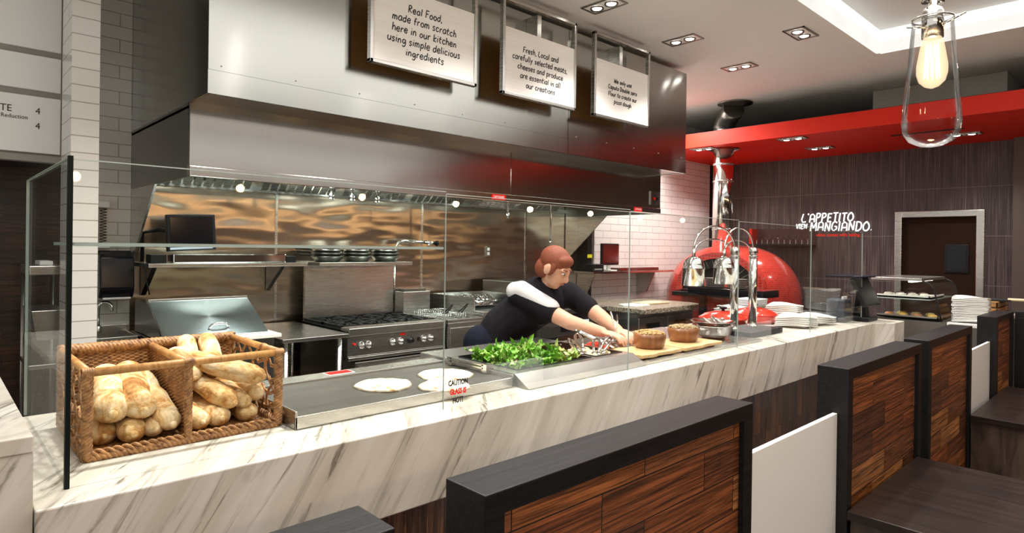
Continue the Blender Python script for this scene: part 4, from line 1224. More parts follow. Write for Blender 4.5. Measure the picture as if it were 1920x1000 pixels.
def display_case():
    t = thing('display_case', 'curved glass food display case with two shelves of food', 'display case', (6.35, 1.55, .60))
    prof = [(1.78, .94), (1.78, 1.265), (1.42, 1.268), (1.37, 1.245), (1.335, 1.20), (1.30, 1.05), (1.28, .94)]
    x0, x1 = 6.0, 6.75
    g = MB()
    g.prism([(x0, y, z) for y, z in prof], (.006, 0, 0)).prism([(x1, y, z) for y, z in prof], (.006, 0, 0))
    for (a, b) in list(zip(prof, prof[1:]))[2:]:
        g.prism([(x0, a[0], a[1]), (x0, b[0], b[1]), (x0, b[0]-.005, b[1]), (x0, a[0]-.005, a[1])], (x1-x0, 0, 0))
    g.build('glass', M['glass'], t)
    MB().tube([(x0, y, z) for y, z in prof[2:]], .006, 8).tube([(x1, y, z) for y, z in prof[2:]], .006, 8).build('edge_trim', M['black'], t)
    MB().box(x0-.005, x1+.01, 1.42, 1.80, 1.262, 1.285).build('roof', M['steel'], t, bevel=.003)
    MB().box(x0, x1, 1.42, 1.76, 1.235, 1.25).build('light_bar', M['bulb_on'], t) if False else MB().box(x0+.05, x1-.05, 1.50, 1.53, 1.247, 1.262).build('light_bar', emis('case_lamp', (1, .95, .85), 6), t)
    MB().box(x0, x1, 1.25, 1.80, 0, .935).build('base_cabinet', M['steel_dark'], t)
    for z in (1.105,):
        MB().box(x0+.01, x1, 1.36, 1.77, z, z+.008).build('glass_shelf', M['glass_edge'], t)
    for z, lab, nm in ((1.115, 'upper', 'cake'), (.945, 'lower', 'quiche')):
        y0, y1 = (1.37, 1.76) if z > 1 else (1.31, 1.76)
        tr = MB().box(x0+.03, x0+.5, y0, y1, z, z+.012); tr.box(x0+.03, x0+.5, y0, y0+.008, z, z+.025).box(x0+.03, x0+.04, y0, y1, z, z+.025)
        tag(tr.build('tray', M['white_plastic'] if z > 1 else M['steel']), 'food tray on the %s level of the glass display case' % lab, 'tray')
        rnd = random.Random(int(z*100))
        for k in range(7):
            b = MB(); x = x0+.08+(k % 2)*.16; y = y0+.05+k*(y1-y0-.08)/7
            r = .034
            b.lathe([(.001, 0), (r, 0), (r*1.05, .012), (r*.8, .026), (.001, .030)], (x, y, z+.0125), 16, sc=(1.4, 1))
            c = ((.50, .30, .07), (.55, .42, .12), (.34, .14, .05), (.60, .50, .30))[k % 4] if z < 1 else ((.75, .7, .62), (.10, .03, .02), (.55, .5, .42), (.08, .025, .02))[k % 4]
            o = b.build('pastry', plain('pastry_%s_%d' % (lab, k), c, .6, var=.4, vs=50))
            tag(o, 'small pastry on the %s tray of the display case' % lab, 'pastry', 'pastries on the %s tray of the display case' % lab)
    c = thing('side_counter', 'white topped side counter right of the display case', 'counter', (6.6, 1.05, 0))
    MB().box(5.96, 7.4, .97, 1.235, .915, .945).build('top', M['porcelain'], c, bevel=.003)
    MB().box(6.0, 7.4, .975, 1.22, 0, .915).build('cabinet', M['steel_dark'], c)
    stack((6.14, 1.11, .9455), 14, 'topmost wavy white plate of the tall stack right of the display case', 'wavy white plate under others in the tall stack right of the display case', 'plates stacked right of the display case', .15)
    b = thing('wooden_crate', 'orange wooden crates of slats stacked right of the plate stack', 'crate', (6.7, 1.07, .9455))
    for k in range(3):
        q = MB(); z = .946+k*.052
        q.box(6.45, 6.465, .985, 1.17, z, z+.046).box(6.89, 6.905, .985, 1.17, z, z+.046).box(6.45, 6.905, .985, 1.0, z, z+.046).box(6.45, 6.905, 1.155, 1.17, z, z+.046).box(6.45, 6.905, .985, 1.17, z, z+.01)
        q.build('slat_box', M['crate_wood'], b, bevel=.003)
    p = thing('pizza_peel', 'dark pizza peel with a pale handle lying on the wooden crates', 'peel', (6.65, 1.05, 1.102))
    MB().prism([(6.52, .93, 1.102), (6.78, .93, 1.102), (6.82, 1.11, 1.102), (6.66, 1.19, 1.102), (6.50, 1.11, 1.102)], (0, 0, .010)).build('blade', M['black'], p)
    MB().tube([(6.65, .95, 1.112), (6.67, .72, 1.112)], .014, 8).build('handle', M['peel_wood'], p)
display_case()

# ------------------------------------------------------------------ pizza oven with flue
def oven():
    C0 = Vector((7.62, 3.91, .90))
    t = thing('pizza_oven', 'domed pizza oven covered in small red mosaic tiles', 'oven', C0)
    R, H = .825, .66
    b = MB(); seg = 72
    prof = [(R*.97, -.5), (R, -.25), (R, .0)]+[(R*math.cos(a)**.85, H*math.sin(a)) for a in [PI/2*i/16 for i in range(1, 16)]]+[(.001, H)]
    b.lathe(prof, C0, seg)
    d = b.build('dome', M['mosaic'], t)
    MB().lathe([(.82, -.9), (.82, -.5)], C0, 48, cap=True).build('plinth', M['black'], t)
    # arched mouth facing the kitchen aisle
    ang = math.radians(197)
    f = Vector((math.cos(ang), math.sin(ang), 0)); s = Vector((-f.y, f.x, 0))
    base = C0+f*.72+Vector((0, 0, .12))
    def arch(r0, r1, d0, d1, z=0, n=20, squash=.9):
        m = MB(); P = []
        for i in range(n+1):
            a = PI*i/n
            P.append((s*math.cos(a), Vector((0, 0, math.sin(a)*squash))))
        for i in range(n):
            (c0, h0), (c1, h1) = P[i], P[i+1]
            pts = []
            for dd in (d0, d1):
                for (c, h, r) in ((c0, h0, r0), (c0, h0, r1), (c1, h1, r1), (c1, h1, r0)):
                    pts.append(base+(c+h)*r+f*dd)
            v = [m.b.verts.new(p) for p in pts]
            for q in ((0, 1, 2, 3), (7, 6, 5, 4), (0, 4, 5, 1), (1, 5, 6, 2), (2, 6, 7, 3), (3, 7, 4, 0)): m.b.faces.new([v[k] for k in q])
        return m
    arch(.42, .50, -.30, .16).build('red_collar', M['mosaic'], t)
    a = arch(.30, .42, -.20, .12, n=16)
    a.build('voussoir_arch', M['black_iron'], t, bevel=.006, label='black radial bricks around the mouth')
    g = MB()
    for i in range(17):
        an = PI*i/16
        c = s*math.cos(an)+Vector((0, 0, math.sin(an)*.9))
        g.tube([base+c*.30+f*.123, base+c*.42+f*.123], .003, 5)
    g.build('brick_joint', M['grey_paint'], t)
    m = MB(); m.prism([base+(s*math.cos(PI*i/20)+Vector((0, 0, .9*math.sin(PI*i/20))))*.305+f*.02 for i in range(21)], f*.02)
    m.build('mouth_recess', M['black'], t)
    q = MB().prism([base+s*.5+f*.02-Vector((0, 0, .02)), base-s*.5+f*.02-Vector((0, 0, .02)), base-s*.5+f*.32-Vector((0, 0, .02)), base+s*.5+f*.32-Vector((0, 0, .02))], (0, 0, -.05))
    q.build('hearth_ledge', M['black'], t, bevel=.006)
    fl = MB()
    for k in range(9): fl.sphere(base+f*.05+s*(-.06+.015*k)+Vector((0, 0, .03+.03*math.sin(k*2.1)**2)), (.014, .014, .04), 8, 6)
    fl.build('ember', emis('oven_flame', (1, .42, .08), 3), t)
    k = thing('oven_flue', 'polished steel flue pipe rising from the oven through the red soffit', 'flue', (7.25, 3.86, 1.4))
    p = MB().cyl((7.25, 3.86, 1.36), (7.25, 3.86, 2.99), .122, 32)
    p.build('pipe', M['chrome'], k)
    r = MB()
    for z in (1.75, 2.35, 2.56): r.lathe([(.122, -.012), (.128, -.008), (.128, .008), (.122, .012)], (7.25, 3.86, z), 32)
    r.build('band', M['steel'], k)
    MB().lathe([(.19, 2.745), (.19, 2.754), (.125, 2.754)], (7.25, 3.86, 0), 32).build('soffit_collar', M['steel_dark'], k)
    e = MB().tube([(7.25, 3.86, 2.97), (7.24, 3.85, 3.03), (7.20, 3.80, 3.10), (7.12, 3.71, 3.15), (7.05, 3.63, 3.19)], .125, 28)
    for z in (2.98, 3.03): e.lathe([(.125, -.01), (.132, 0), (.125, .01)], (7.245, 3.855, z), 28)
    e.lathe([(.20, 3.236), (.20, 3.247)], (7.02, 3.60, 0), 28, cap=True)
    e.build('elbow', M['steel_dark'], k)
oven()
def pass_shelf():
    t = thing('pass_shelf', 'black slab shelf on a post in front of the pizza oven', 'shelf', (5.9, 3.05, 0))
    MB().box(5.70, 6.05, 2.62, 3.41, 1.045, 1.115).build('slab', M['black_gloss'], t, bevel=.006)
    for y in (2.70, 3.33):
        MB().box(5.84, 5.90, y-.03, y+.03, 0, 1.045).build('post', M['black'], t)
    proto = None
    for k in range(12):
        if proto is None:
            r = .10
            proto = o = MB().lathe([(.001, 0), (r*.7, 0), (r, .012), (r*.97, .014), (.001, .005)], (0, 0, 0), 28).build('round_plate', plain('grey_stoneware', (.16, .15, .14), .3))
        else:
            o = proto.copy(); COL.objects.link(o)
        st = k % 2
        o.location = (5.87, 3.20-st*.24, 1.1155+(k//2)*.0165)
        tag(o, ('grey round plate in the stack on the black shelf nearer the tiled wall', 'grey round plate in the stack on the black shelf nearer the lamp posts')[st], 'plate', ('grey plates in the far stack on the black shelf', 'grey plates in the near stack on the black shelf')[st])
pass_shelf()
def reflected_wine_glasses():  # bar reflected in the guard glass, built here as a solid shelf
    t = thing('glass_rack', 'dark wall shelf with a red back holding wine glasses', 'shelf', (8.55, 3.65, 1.58))
    MB().box(8.48, 8.695, 3.28, 4.12, 1.565, 1.585).build('shelf_board', M['black'], t)
    MB().box(8.685, 8.697, 3.28, 4.12, 1.585, 1.80).build('back_board', M['dark_red'], t)
    MB().box(8.50, 8.69, 4.08, 4.12, 1.585, 1.80).build('side_board', M['red'], t)
    proto = None
    for k in range(10):
        if proto is None:
            proto = thing('wine_glass', '', 'wine glass', (0, 0, 0))
            MB().lathe([(.030, 0), (.028, .003), (.004, .006)], (0, 0, 0), 18).build('foot', M['glass_bulb'], proto, True)
            MB().lathe([(.004, .006), (.004, .060)], (0, 0, 0), 10).build('stem', M['glass_edge'], proto, True)
            MB().lathe([(.004, .060), (.028, .080), (.033, .105), (.028, .145)], (0, 0, 0), 18).build('bowl', M['glass_bulb'], proto, True)
            o = proto
        else: o = dup(proto)
        o.location = (8.57, 3.34+k*.078, 1.586)
        o['label'] = 'wine glass in the row on the dark wall shelf beside the oven'; o['group'] = 'wine glasses on the wall shelf'
reflected_wine_glasses()
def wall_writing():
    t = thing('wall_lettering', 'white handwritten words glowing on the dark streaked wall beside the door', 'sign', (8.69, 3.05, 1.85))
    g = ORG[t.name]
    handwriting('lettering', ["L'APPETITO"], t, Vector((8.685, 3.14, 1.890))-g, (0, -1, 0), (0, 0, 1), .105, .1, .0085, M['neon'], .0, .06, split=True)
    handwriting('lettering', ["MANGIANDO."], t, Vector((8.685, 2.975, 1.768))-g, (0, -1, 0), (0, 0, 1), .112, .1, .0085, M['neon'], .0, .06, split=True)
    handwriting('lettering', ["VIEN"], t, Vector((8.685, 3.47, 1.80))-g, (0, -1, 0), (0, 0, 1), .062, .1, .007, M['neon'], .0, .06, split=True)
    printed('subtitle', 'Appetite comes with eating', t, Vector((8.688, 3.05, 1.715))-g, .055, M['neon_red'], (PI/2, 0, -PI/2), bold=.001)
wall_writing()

# ------------------------------------------------------------------ booths
def booth(x0, x1, label, group='low booth walls along the counter', y0=.845, y1=.962, zt=1.05):
    t = thing('booth_wall', label, 'booth wall', ((x0+x1)/2, (y0+y1)/2, 0), group)
    st, rl = .05, .045
    f = MB(); V = {}
    for y in (y0, y1):
        for k, (a, b, c, d) in enumerate(((x0, x1, 0, zt), (x0+st, x1-st, .06, zt-rl))):
            V[y, k] = [f.b.verts.new((x, y, z)) for x, z in ((a, c), (b, c), (b, d), (a, d))]
    for i in range(4):
        j = (i+1) % 4
        for y in (y0, y1): f.b.faces.new((V[y, 0][i], V[y, 0][j], V[y, 1][j], V[y, 1][i]))
        for k in (0, 1): f.b.faces.new((V[y0, k][i], V[y0, k][j], V[y1, k][j], V[y1, k][i]))
    f.build('frame', M['black_wood'], t, bevel=.0025)
    MB().box(x0+st, x1-st, y0+.018, y1-.018, .06, zt-rl).build('plank_panel', M['planks'], t)
    return t
booth(-.45, .551, 'low black-framed booth wall nearest the camera, only its end corner showing')
booth(.740, 1.787, 'low black-framed booth wall with rich brown planks, left of the first white screen')
booth(2.580, 3.595, 'low black-framed booth wall right of the first white screen, above the long brown bench')
booth(3.735, 4.720, 'low black-framed booth wall behind the brown bench, left of the narrow white screen')
booth(5.520, 6.190, 'short low black-framed booth wall beyond the narrow white screen')
p = thing('booth_partition', 'black-framed plank partition closing the far end of the booths', 'booth wall', (6.25, .3, 0))
f = MB(); f.box(6.2, 6.31, -1.0, .84, 1.005, 1.05).box(6.2, 6.31, .78, .84, 0, 1.005).box(6.2, 6.31, -1, -.94, 0, 1.005)
f.build('frame', M['black_wood'], p, bevel=.0025)
MB().box(6.218, 6.292, -.94, .78, .02, 1.005).build('plank_panel', M['planks_y'], p)
def screen(x0, x1, label):
    t = thing('white_screen', label, 'screen', ((x0+x1)/2, .90, .2), 'white screens between the booth walls')
    MB().box(x0, x1, .884, .902, .12, .873).build('panel', M['acrylic'], t, bevel=.002)
    for x in (x0+.03, x1-.03): MB().box(x-.02, x+.02, .875, .911, .0, .12).build('foot', M['steel'], t)
screen(1.790, 2.578, 'large frosted white screen bridging the gap after the first plank booth wall')
screen(4.723, 5.518, 'narrow looking frosted white screen before the last short booth wall')
def bench(x0, x1, label, y0=.15):
    t = thing('bench', label, 'bench', ((x0+x1)/2, .5, 0), 'dark brown wooden benches')
    MB().box(x0, x1, y0, .842, .475, .51).build('seat', M['brown_wood'], t, bevel=.003)
    for x in (x0+.03, x1-.07): MB().box(x, x+.04, y0+.03, .84, 0, .475).build('end_panel', M['end_wood'], t, bevel=.002)
bench(2.570, 3.510, 'long dark brown bench below the second plank booth wall')
bench(4.66, 5.9, 'dark brown bench with a walnut end panel beyond the first bench')

# ------------------------------------------------------------------ pendant lamp
def pendant():
    c = Vector((1.585, .3625, 1.728))
    t = thing('pendant_lamp', 'hanging clear glass pendant with a glowing filament bulb', 'pendant lamp', c)
    g = MB()
    prof = [(.001, 0), (.022, .003), (.042, .014), (.053, .032), (.0562, .054), (.0545, .085), (.049, .14), (.0435, .20), (.039, .262), (.0382, .278)]
    g.lathe(prof, c, 48)
    g.build('glass_shade', M['glass_bulb'], t)
    MB().lathe([(.0372, .276), (.0398, .277), (.0398, .279), (.0372, .2795)], c, 40).build('shade_rim', M['chrome'], t)
    s = MB().lathe([(.001, .236), (.0205, .237), (.0205, .292), (.017, .300), (.009, .306), (.009, .335)], c, 28)
    s.build('socket', M['chrome'], t)
    u = Vector((.727, -.686, 0)); w = Vector((.686, .727, 0))
    a = MB().tube([c+Vector((0, 0, .30))+u*.012+u*(.016*math.cos(PI*k/10)-.012)+Vector((0, 0, .012+.030*math.sin(PI*k/10))) for k in range(11)], .0085, 12)
    a.build('looped_neck', M['chrome'], t)
    MB().cyl(c+Vector((0, 0, .335)), c+Vector((0, 0, 1.94)), .004, 8).build('cord', M['black'], t)
    MB().tube([c+Vector((0, 0, .255))-u*.062-w*.01, c+Vector((0, 0, .258))-u*.018-w*.004], .0022, 8).build('holding_pin', M['chrome'], t)
    MB().tube([c+Vector((0, 0, .262))+u*.012-w*.01, c+Vector((0, 0, .283))+u*.050-w*.03], .0022, 8).build('holding_pin', M['chrome'], t)
    b = MB().lathe([(.017, .237), (.021, .228), (.025, .205), (.0292, .178), (.0292, .160), (.0245, .143), (.014, .132), (.004, .128), (.001, .127)], c, 32)
    bo = b.build('bulb', M['glow_glass'], t)
    ORG[bo.name] = ORG[t.name]
    f = MB()
    for k in range(10):
        an = 2*PI*k/10
        f.tube([c+Vector((.011*math.cos(an), .011*math.sin(an), .222)), c+Vector((.015*math.cos(an+.15), .015*math.sin(an+.15), .150))], .0008, 5)
    f.build('filament', M['filament'], bo)
    l = bpy.data.lights.new('pendant_light', 'POINT'); l.energy = 5; l.color = (1, .66, .36); l.shadow_soft_size = .02
    o = bpy.data.objects.new('pendant_light', l); o.location = c+Vector((0, 0, .185)); COL.objects.link(o)
pendant()
# ------------------------------------------------------------------ cook line
def kitchen():
    # sandwich prep unit
    t = thing('prep_unit', 'steel refrigerated prep unit with a sloped closed lid and work ledge', 'prep unit', (1.3, 4.2, 0))
    MB().box(.99, 1.615, 3.88, 4.66, .12, .92).build('cabinet', M['steel_dark'], t, bevel=.004)
    MB().box(.98, 1.62, 3.78, 3.99, .922, .945).build('ledge', M['white_plastic'], t, bevel=.003, label='pale cutting ledge')
    MB().prism([(1.0, 3.99, .945), (1.0, 4.22, 1.125), (1.0, 4.6, 1.125), (1.0, 4.6, .925), (1.0, 3.99, .925)], (.57, 0, 0)).build('hood_body', M['steel_dark'], t)
    L = MB().prism([(.985, 3.86, .952), (.985, 4.215, 1.140), (.985, 4.225, 1.128), (.985, 3.87, .940)], (.585, 0, 0))
    lid = L.build('lid', M['lid_steel'], t, bevel=.002)
    ORG[lid.name] = ORG[t.name]
    MB().box(.985, 1.57, 4.215, 4.24, 1.122, 1.152).build('hinge_rail', M['steel'], t, bevel=.003)
    hp = []
    for i in range(9):
        u = i/8; hp.append((1.24+.115*u, 3.925-.012*math.sin(PI*u)**.4, .993+.026*math.sin(PI*u)**.4))
    MB().tube(hp, .007, 8).build('handle', M['chrome'], lid)
    for x in (1.03, 1.57):
        for y in (3.92, 4.6): MB().cyl((x, y, 0), (x, y, .12), .03, 10).build('leg', M['black'], t)
    # work table
    t = thing('work_table', 'small steel work table between the prep unit and the range', 'table', (1.86, 4.2, 0))
    MB().box(1.635, 2.09, 3.80, 4.66, .875, .90).build('top', M['steel'], t, bevel=.003)
    for x in (1.68, 2.05):
        for y in (3.86, 4.6): MB().cyl((x, y, 0), (x, y, .875), .02, 12).build('leg', M['steel'], t)
    MB().box(1.65, 2.08, 3.84, 4.64, .25, .265).build('under_shelf', M['steel_dark'], t)
    # range
    t = thing('gas_range', 'black and steel gas range with cast iron grates and an oven below', 'range', (2.54, 4.2, 0))
    x0, x1 = 2.12, 2.945
    MB().box(x0, x1, 3.93, 4.60, .12, .90).build('body', M['steel_dark'], t)
    MB().box(x0, x1, 3.85, 3.97, .868, .925).build('front_ledge', M['steel'], t, bevel=.006)
    MB().box(x0, x1, 3.872, 3.93, .725, .868).build('control_panel', M['steel'], t, bevel=.003)
    MB().box(x0, x1, 3.855, 3.93, .700, .722).build('bull_rail', M['steel'], t, bevel=.003)
    MB().box(x0, x1, 3.97, 4.60, .895, .91).build('cooktop', M['black_iron'], t)
    for i in range(3):
        for j in range(2):
            g = MB(); gx = x0+.02+i*.265; gy = 3.985+j*.305; w, d = .255, .295
            z0, z1 = .910, .928
            for k in range(2):
                yy = gy+k*(d-.014); g.box(gx, gx+w, yy, yy+.014, z0, z1)
                xx = gx+k*(w-.014); g.box(xx, xx+.014, gy, gy+d, z0, z1)
            cx, cy = gx+w/2, gy+d/2
            for k in range(8):
                a = PI*k/4+.39
                g.tube([(cx+.035*math.cos(a), cy+.035*math.sin(a), z1+.002), (cx+.125*math.cos(a), cy+.135*math.sin(a), z1-.004)], .006, 6)
            g.lathe([(.035, z0), (.035, z1-.006), (.001, z1-.004)], (cx, cy, 0), 16)
            g.build('burner_grate', M['black_iron'], t)
    for x in (2.231, 2.286, 2.482, 2.551, 2.63, 2.754, 2.818):
        k = MB().lathe([(.026, 0), (.026, -.008), (.019, -.010), (.017, -.034), (.001, -.036)], (x, 3.872, .800), 20, 'y')
        k.box(x-.003, x+.003, 3.832, 3.842, .785, .818)
        k.build('knob', M['black'] if x == 2.63 else M['chrome'], t)
    MB().box(2.695, 2.715, 3.868, 3.873, .785, .815).build('switch', M['black'], t)
    MB().cyl((2.17, 3.873, .812), (2.17, 3.860, .812), .008, 10).build('pilot_lamp', M['red_ink'], t, label='small red pilot lamp')
    p = MB().box(2.54, 2.585, 3.868, 3.8735, .842, .856).build('maker_plate', M['red_ink'], t)
    d = MB().box(2.175, 2.90, 3.865, 3.93, .27, .685).build('oven_door', M['steel_dark'], t, bevel=.006)
    ORG[d.name] = ORG[t.name]
    MB().tube([(2.23, 3.865, .640), (2.23, 3.825, .640), (2.86, 3.825, .640), (2.86, 3.865, .640)], .013, 10).build('door_handle', M['chrome'], d)
    for x in (x0+.06, x1-.06):
        for y in (3.98, 4.55): MB().cyl((x, y, 0), (x, y, .12), .025, 10).build('leg', M['steel'], t)
    MB().box(2.15, 2.945, 4.60, 4.63, .90, 1.35).build('back_guard', M['steel'], t)
    MB().box(2.12, 2.935, 4.30, 4.64, 1.340, 1.365).build('high_shelf', M['steel'], t, bevel=.003)
    # frying pans on the range shelf
    def pan_stack(x, y, z, r, n, where, rz):
        for k in range(n):
            q = thing('frying_pan', ('topmost pan' if k == n-1 else 'lower pan')+' of the stack '+where, 'pan', (x, y, z+k*.026), 'frying pans in the stack '+where, rz+.1*k)
            MB().lathe([(.001, 0), (r*.74, 0), (r, .040), (r*1.02, .043), (r*.97, .042), (r*.72, .005), (.001, .005)], (0, 0, 0), 36).build('body', M['chrome'] if k == n-1 else M['steel_dark'], q, True)
            MB().tube([(r*.97, 0, .034), (r+.06, 0, .045), (r+.17, 0, .05)], [.006, .008, .009], 8).build('handle', M['black_iron'], q, True)
    pan_stack(2.25, 4.44, 1.366, .118, 3, 'at the left end of the range shelf', 1.9)
    pan_stack(2.50, 4.44, 1.366, .115, 3, 'in the middle of the range shelf', 2.0)
    pan_stack(2.76, 4.44, 1.366, .115, 3, 'at the right end of the range shelf', 1.4)
    # pot filler
    t = thing('pot_filler', 'steel pot filler tap with a black knob over the range', 'tap', (2.95, 4.6, 1.3))
    MB().tube([(2.995, 4.74, .98), (2.995, 4.68, 1.0), (2.995, 4.66, 1.05), (2.995, 4.66, 1.38)], .010, 10).build('riser_pipe', M['chrome'], t)
    MB().tube([(2.995, 4.66, 1.38), (2.995, 4.655, 1.47), (3.02, 4.64, 1.525), (3.07, 4.62, 1.54), (3.30, 4.55, 1.525)], .012, 10).cyl((3.24, 4.57, 1.53), (3.34, 4.54, 1.523), .016, 10).cyl((3.28, 4.556, 1.52), (3.28, 4.556, 1.485), .009, 8).build('swing_arm', M['chrome'], t)
    MB().lathe([(.001, -.012), (.022, -.010), (.026, 0), (.022, .010), (.001, .012)], (3.352, 4.535, 1.522), 12, 'x').build('knob', M['black'], t)
    # wall shelf, monitor
    t = thing('wall_shelf', 'long steel wall shelf under the black monitor', 'shelf', (1.5, 4.5, 1.34))
    MB().box(1.005, 2.03, 4.30, 4.735, 1.340, 1.366).build('board', M['steel'], t, bevel=.003)
    for x in (1.06, 1.90): MB().prism([(x, 4.735, 1.34), (x, 4.45, 1.34), (x, 4.735, 1.14)], (.03, 0, 0)).build('bracket', M['steel_dark'], t)
    t = thing('strip_warmer', 'long shiny steel strip warmer lying on the wall shelf', 'food warmer', (1.45, 4.4, 1.367))
    MB().box(1.15, 1.88, 4.33, 4.46, 1.3665, 1.425).build('body', M['chrome'], t, bevel=.006)
    MB().box(1.885, 1.96, 4.34, 4.45, 1.3665, 1.41).build('end_box', M['black'], t, bevel=.004)
    t = thing('monitor', 'black flat monitor on an arm above the wall shelf', 'monitor', (1.29, 4.5, 1.42))
    MB().box(1.145, 1.445, 4.46, 4.50, 1.445, 1.685, Matrix.Rotation(-.05, 3, 'Y')).build('housing', M['black'], t, bevel=.006)
    MB().box(1.165, 1.425, 4.457, 4.4605, 1.478, 1.668, Matrix.Rotation(-.05, 3, 'Y')).build('screen', M['black_gloss'], t)
    MB().box(1.165, 1.425, 4.456, 4.4605, 1.456, 1.470, Matrix.Rotation(-.05, 3, 'Y')).build('lit_strip', emis('monitor_strip', (.7, .85, .9), .8), t)
    MB().tube([(1.06, 4.70, 1.368), (1.06, 4.70, 1.56), (1.14, 4.60, 1.58), (1.28, 4.50, 1.56)], .013, 8).build('arm', M['black'], t)
    t = thing('black_box', 'small black device box at the left end of the wall shelf', 'box', (1.07, 4.42, 1.367))
    MB().box(1.03, 1.12, 4.36, 4.48, 1.3665, 1.42).build('body', M['black'], t, bevel=.004)
    MB().tube([(1.03, 4.4, 1.38), (1.005, 4.38, 1.34), (1.01, 4.36, 1.25), (1.03, 4.38, 1.17)], .004, 6).build('cable', M['black'], t)
    # fryer
    t = thing('fryer', 'steel fryer with a tall flue box and wire baskets right of the range', 'fryer', (3.13, 4.2, 0))
    b = MB().box(2.965, 3.315, 3.85, 4.46, .10, .90)
    b.build('body', M['steel'], t, bevel=.004)
    w = MB(); w.box(2.965, 3.315, 3.85, 3.90, .90, .925).box(2.965, 2.985, 3.9, 4.46, .9, .925).box(3.295, 3.315, 3.9, 4.46, .9, .925).box(3.13, 3.15, 3.9, 4.4, .9, .915)
    w.build('rim', M['steel'], t, bevel=.003)
    MB().box(2.985, 3.295, 3.9, 4.4, .902, .906).build('oil_surface', M['black_gloss'], t)
    MB().box(2.955, 3.235, 4.46, 4.59, .90, 1.105).build('flue_box', M['steel'], t, bevel=.004)
    MB().box(2.98, 3.20, 4.48, 4.57, 1.105, 1.125).build('flue_top', M['steel_dark'], t)
    MB().box(2.985, 3.295, 3.842, 3.851, .52, .86).build('door', M['steel'], t, bevel=.003)
    MB().cyl((3.14, 3.842, .70), (3.14, 3.815, .70), .026, 16).build('knob', M['black'], t)
    for x in (3.0, 3.28):
        for y in (3.9, 4.4): MB().cyl((x, y, 0), (x, y, .1), .025, 10).build('leg', M['steel'], t)
    for i, x in enumerate((3.06, 3.215)):
        q = thing('fryer_basket', 'wire fryer basket with a raised handle, on the %s side of the fryer' % ('range', 'grill')[i], 'basket', (x, 4.18, .93), 'wire fryer baskets')
        m = MB()
        for k in range(7):
            m.tube([(x-.06+.02*k, 4.02, .955), (x-.06+.02*k, 4.02, .908), (x-.06+.02*k, 4.36, .908), (x-.06+.02*k, 4.36, .955)], .0016, 5)
        for k in range(12): m.tube([(x-.06, 4.02+k*.031, .955), (x-.06, 4.02+k*.031, .908), (x+.06, 4.02+k*.031, .908), (x+.06, 4.02+k*.031, .955)], .0016, 5)
        m.tube([(x-.06, 4.02, .956), (x+.06, 4.02, .956), (x+.06, 4.36, .956), (x-.06, 4.36, .956)], .003, 6, closed=True)
        m.build('wire_cage', M['chrome'], q)
        MB().tube([(x-.02, 4.02, .955), (x-.012, 3.97, .99), (x-.005, 3.92, 1.035), (x+.005, 3.92, 1.035), (x+.012, 3.97, .99), (x+.02, 4.02, .955)], .0045, 6).build('handle', M['black_iron'], q)
    # charbroiler with foil
    t = thing('charbroiler', 'steel charbroiler with a raised back edge beside the fryer', 'grill', (3.6, 4.2, 0))
    MB().box(3.33, 3.98, 3.92, 4.6, .58, .93).build('body', M['steel'], t, bevel=.004)
    MB().box(3.33, 3.98, 3.86, 3.98, .928, .965).build('front_ledge', M['steel'], t, bevel=.006)
    MB().box(3.33, 3.345, 3.98, 4.6, .93, 1.07).box(3.96, 3.975, 3.98, 4.6, .93, 1.07).box(3.33, 3.98, 4.585, 4.6, .93, 1.07).build('splash_guard', M['steel'], t)
    g = MB()
    for k in range(22): g.tube([(3.36+k*.028, 3.99, .945), (3.36+k*.028, 4.58, .957)], .007, 6)
    g.build('grill_bars', M['black_iron'], t)
    for x in (3.45, 3.65, 3.85): MB().cyl((x, 3.92, .80), (x, 3.885, .80), .024, 14).build('knob', M['black'], t)
    for x in (3.38, 3.93):
        for y in (3.98, 4.55): MB().box(x-.03, x+.03, y-.03, y+.03, 0, .58).build('leg', M['steel_dark'], t)
    b = MB(); n = 16; rnd = random.Random(3)
    for sx in range(1):
        V = [[b.b.verts.new((3.40+.45*i/n, 4.25+.30*j/n, 1.005+.05*math.sin(PI*j/n)+rnd.uniform(-.007, .007))) for j in range(n+1)] for i in range(n+1)]
        for i in range(n):
            for j in range(n): b.b.faces.new((V[i][j], V[i+1][j], V[i+1][j+1], V[i][j+1]))
    b.box(3.42, 3.83, 4.27, 4.53, .965, 1.0)
    tag(b.build('foil_covered_tray', M['foil']), 'tray covered in crumpled silver foil on the charbroiler', 'tray')
    # outlet
    t = thing('wall_outlet', 'steel double power outlet on the wavy steel wall', 'outlet', (4.145, 4.745, 1.45))
    MB().box(4.115, 4.175, 4.738, 4.749, 1.40, 1.50).build('plate', M['steel'], t, bevel=.003)
    for z in (1.428, 1.472): MB().box(4.13, 4.16, 4.733, 4.7385, z-.015, z+.015).build('socket', M['white_plastic'], t, bevel=.004)
    # steel cabinet and oven with a lit display
    t = thing('steel_cabinet', 'plain steel equipment box standing on the line behind the person', 'cabinet', (4.2, 4.4, 0))
    MB().box(4.0, 4.42, 4.15, 4.65, .925, 1.175).build('body', M['steel_dark'], t, bevel=.005)
    MB().box(4.03, 4.39, 4.142, 4.15, .95, 1.15).build('door', M['steel'], t, bevel=.004)
    t = thing('counter_oven', 'black counter oven front with small lit digits beside the person', 'oven', (4.45, 4.2, 0))
    MB().box(4.0, 4.95, 3.86, 4.66, .10, .92).build('body', M['steel_dark'], t, bevel=.004)
    p = MB().box(4.28, 4.9, 3.852, 3.861, .72, .88).build('control_panel', M['black_gloss'], t)
    ORG[p.name] = ORG[t.name]
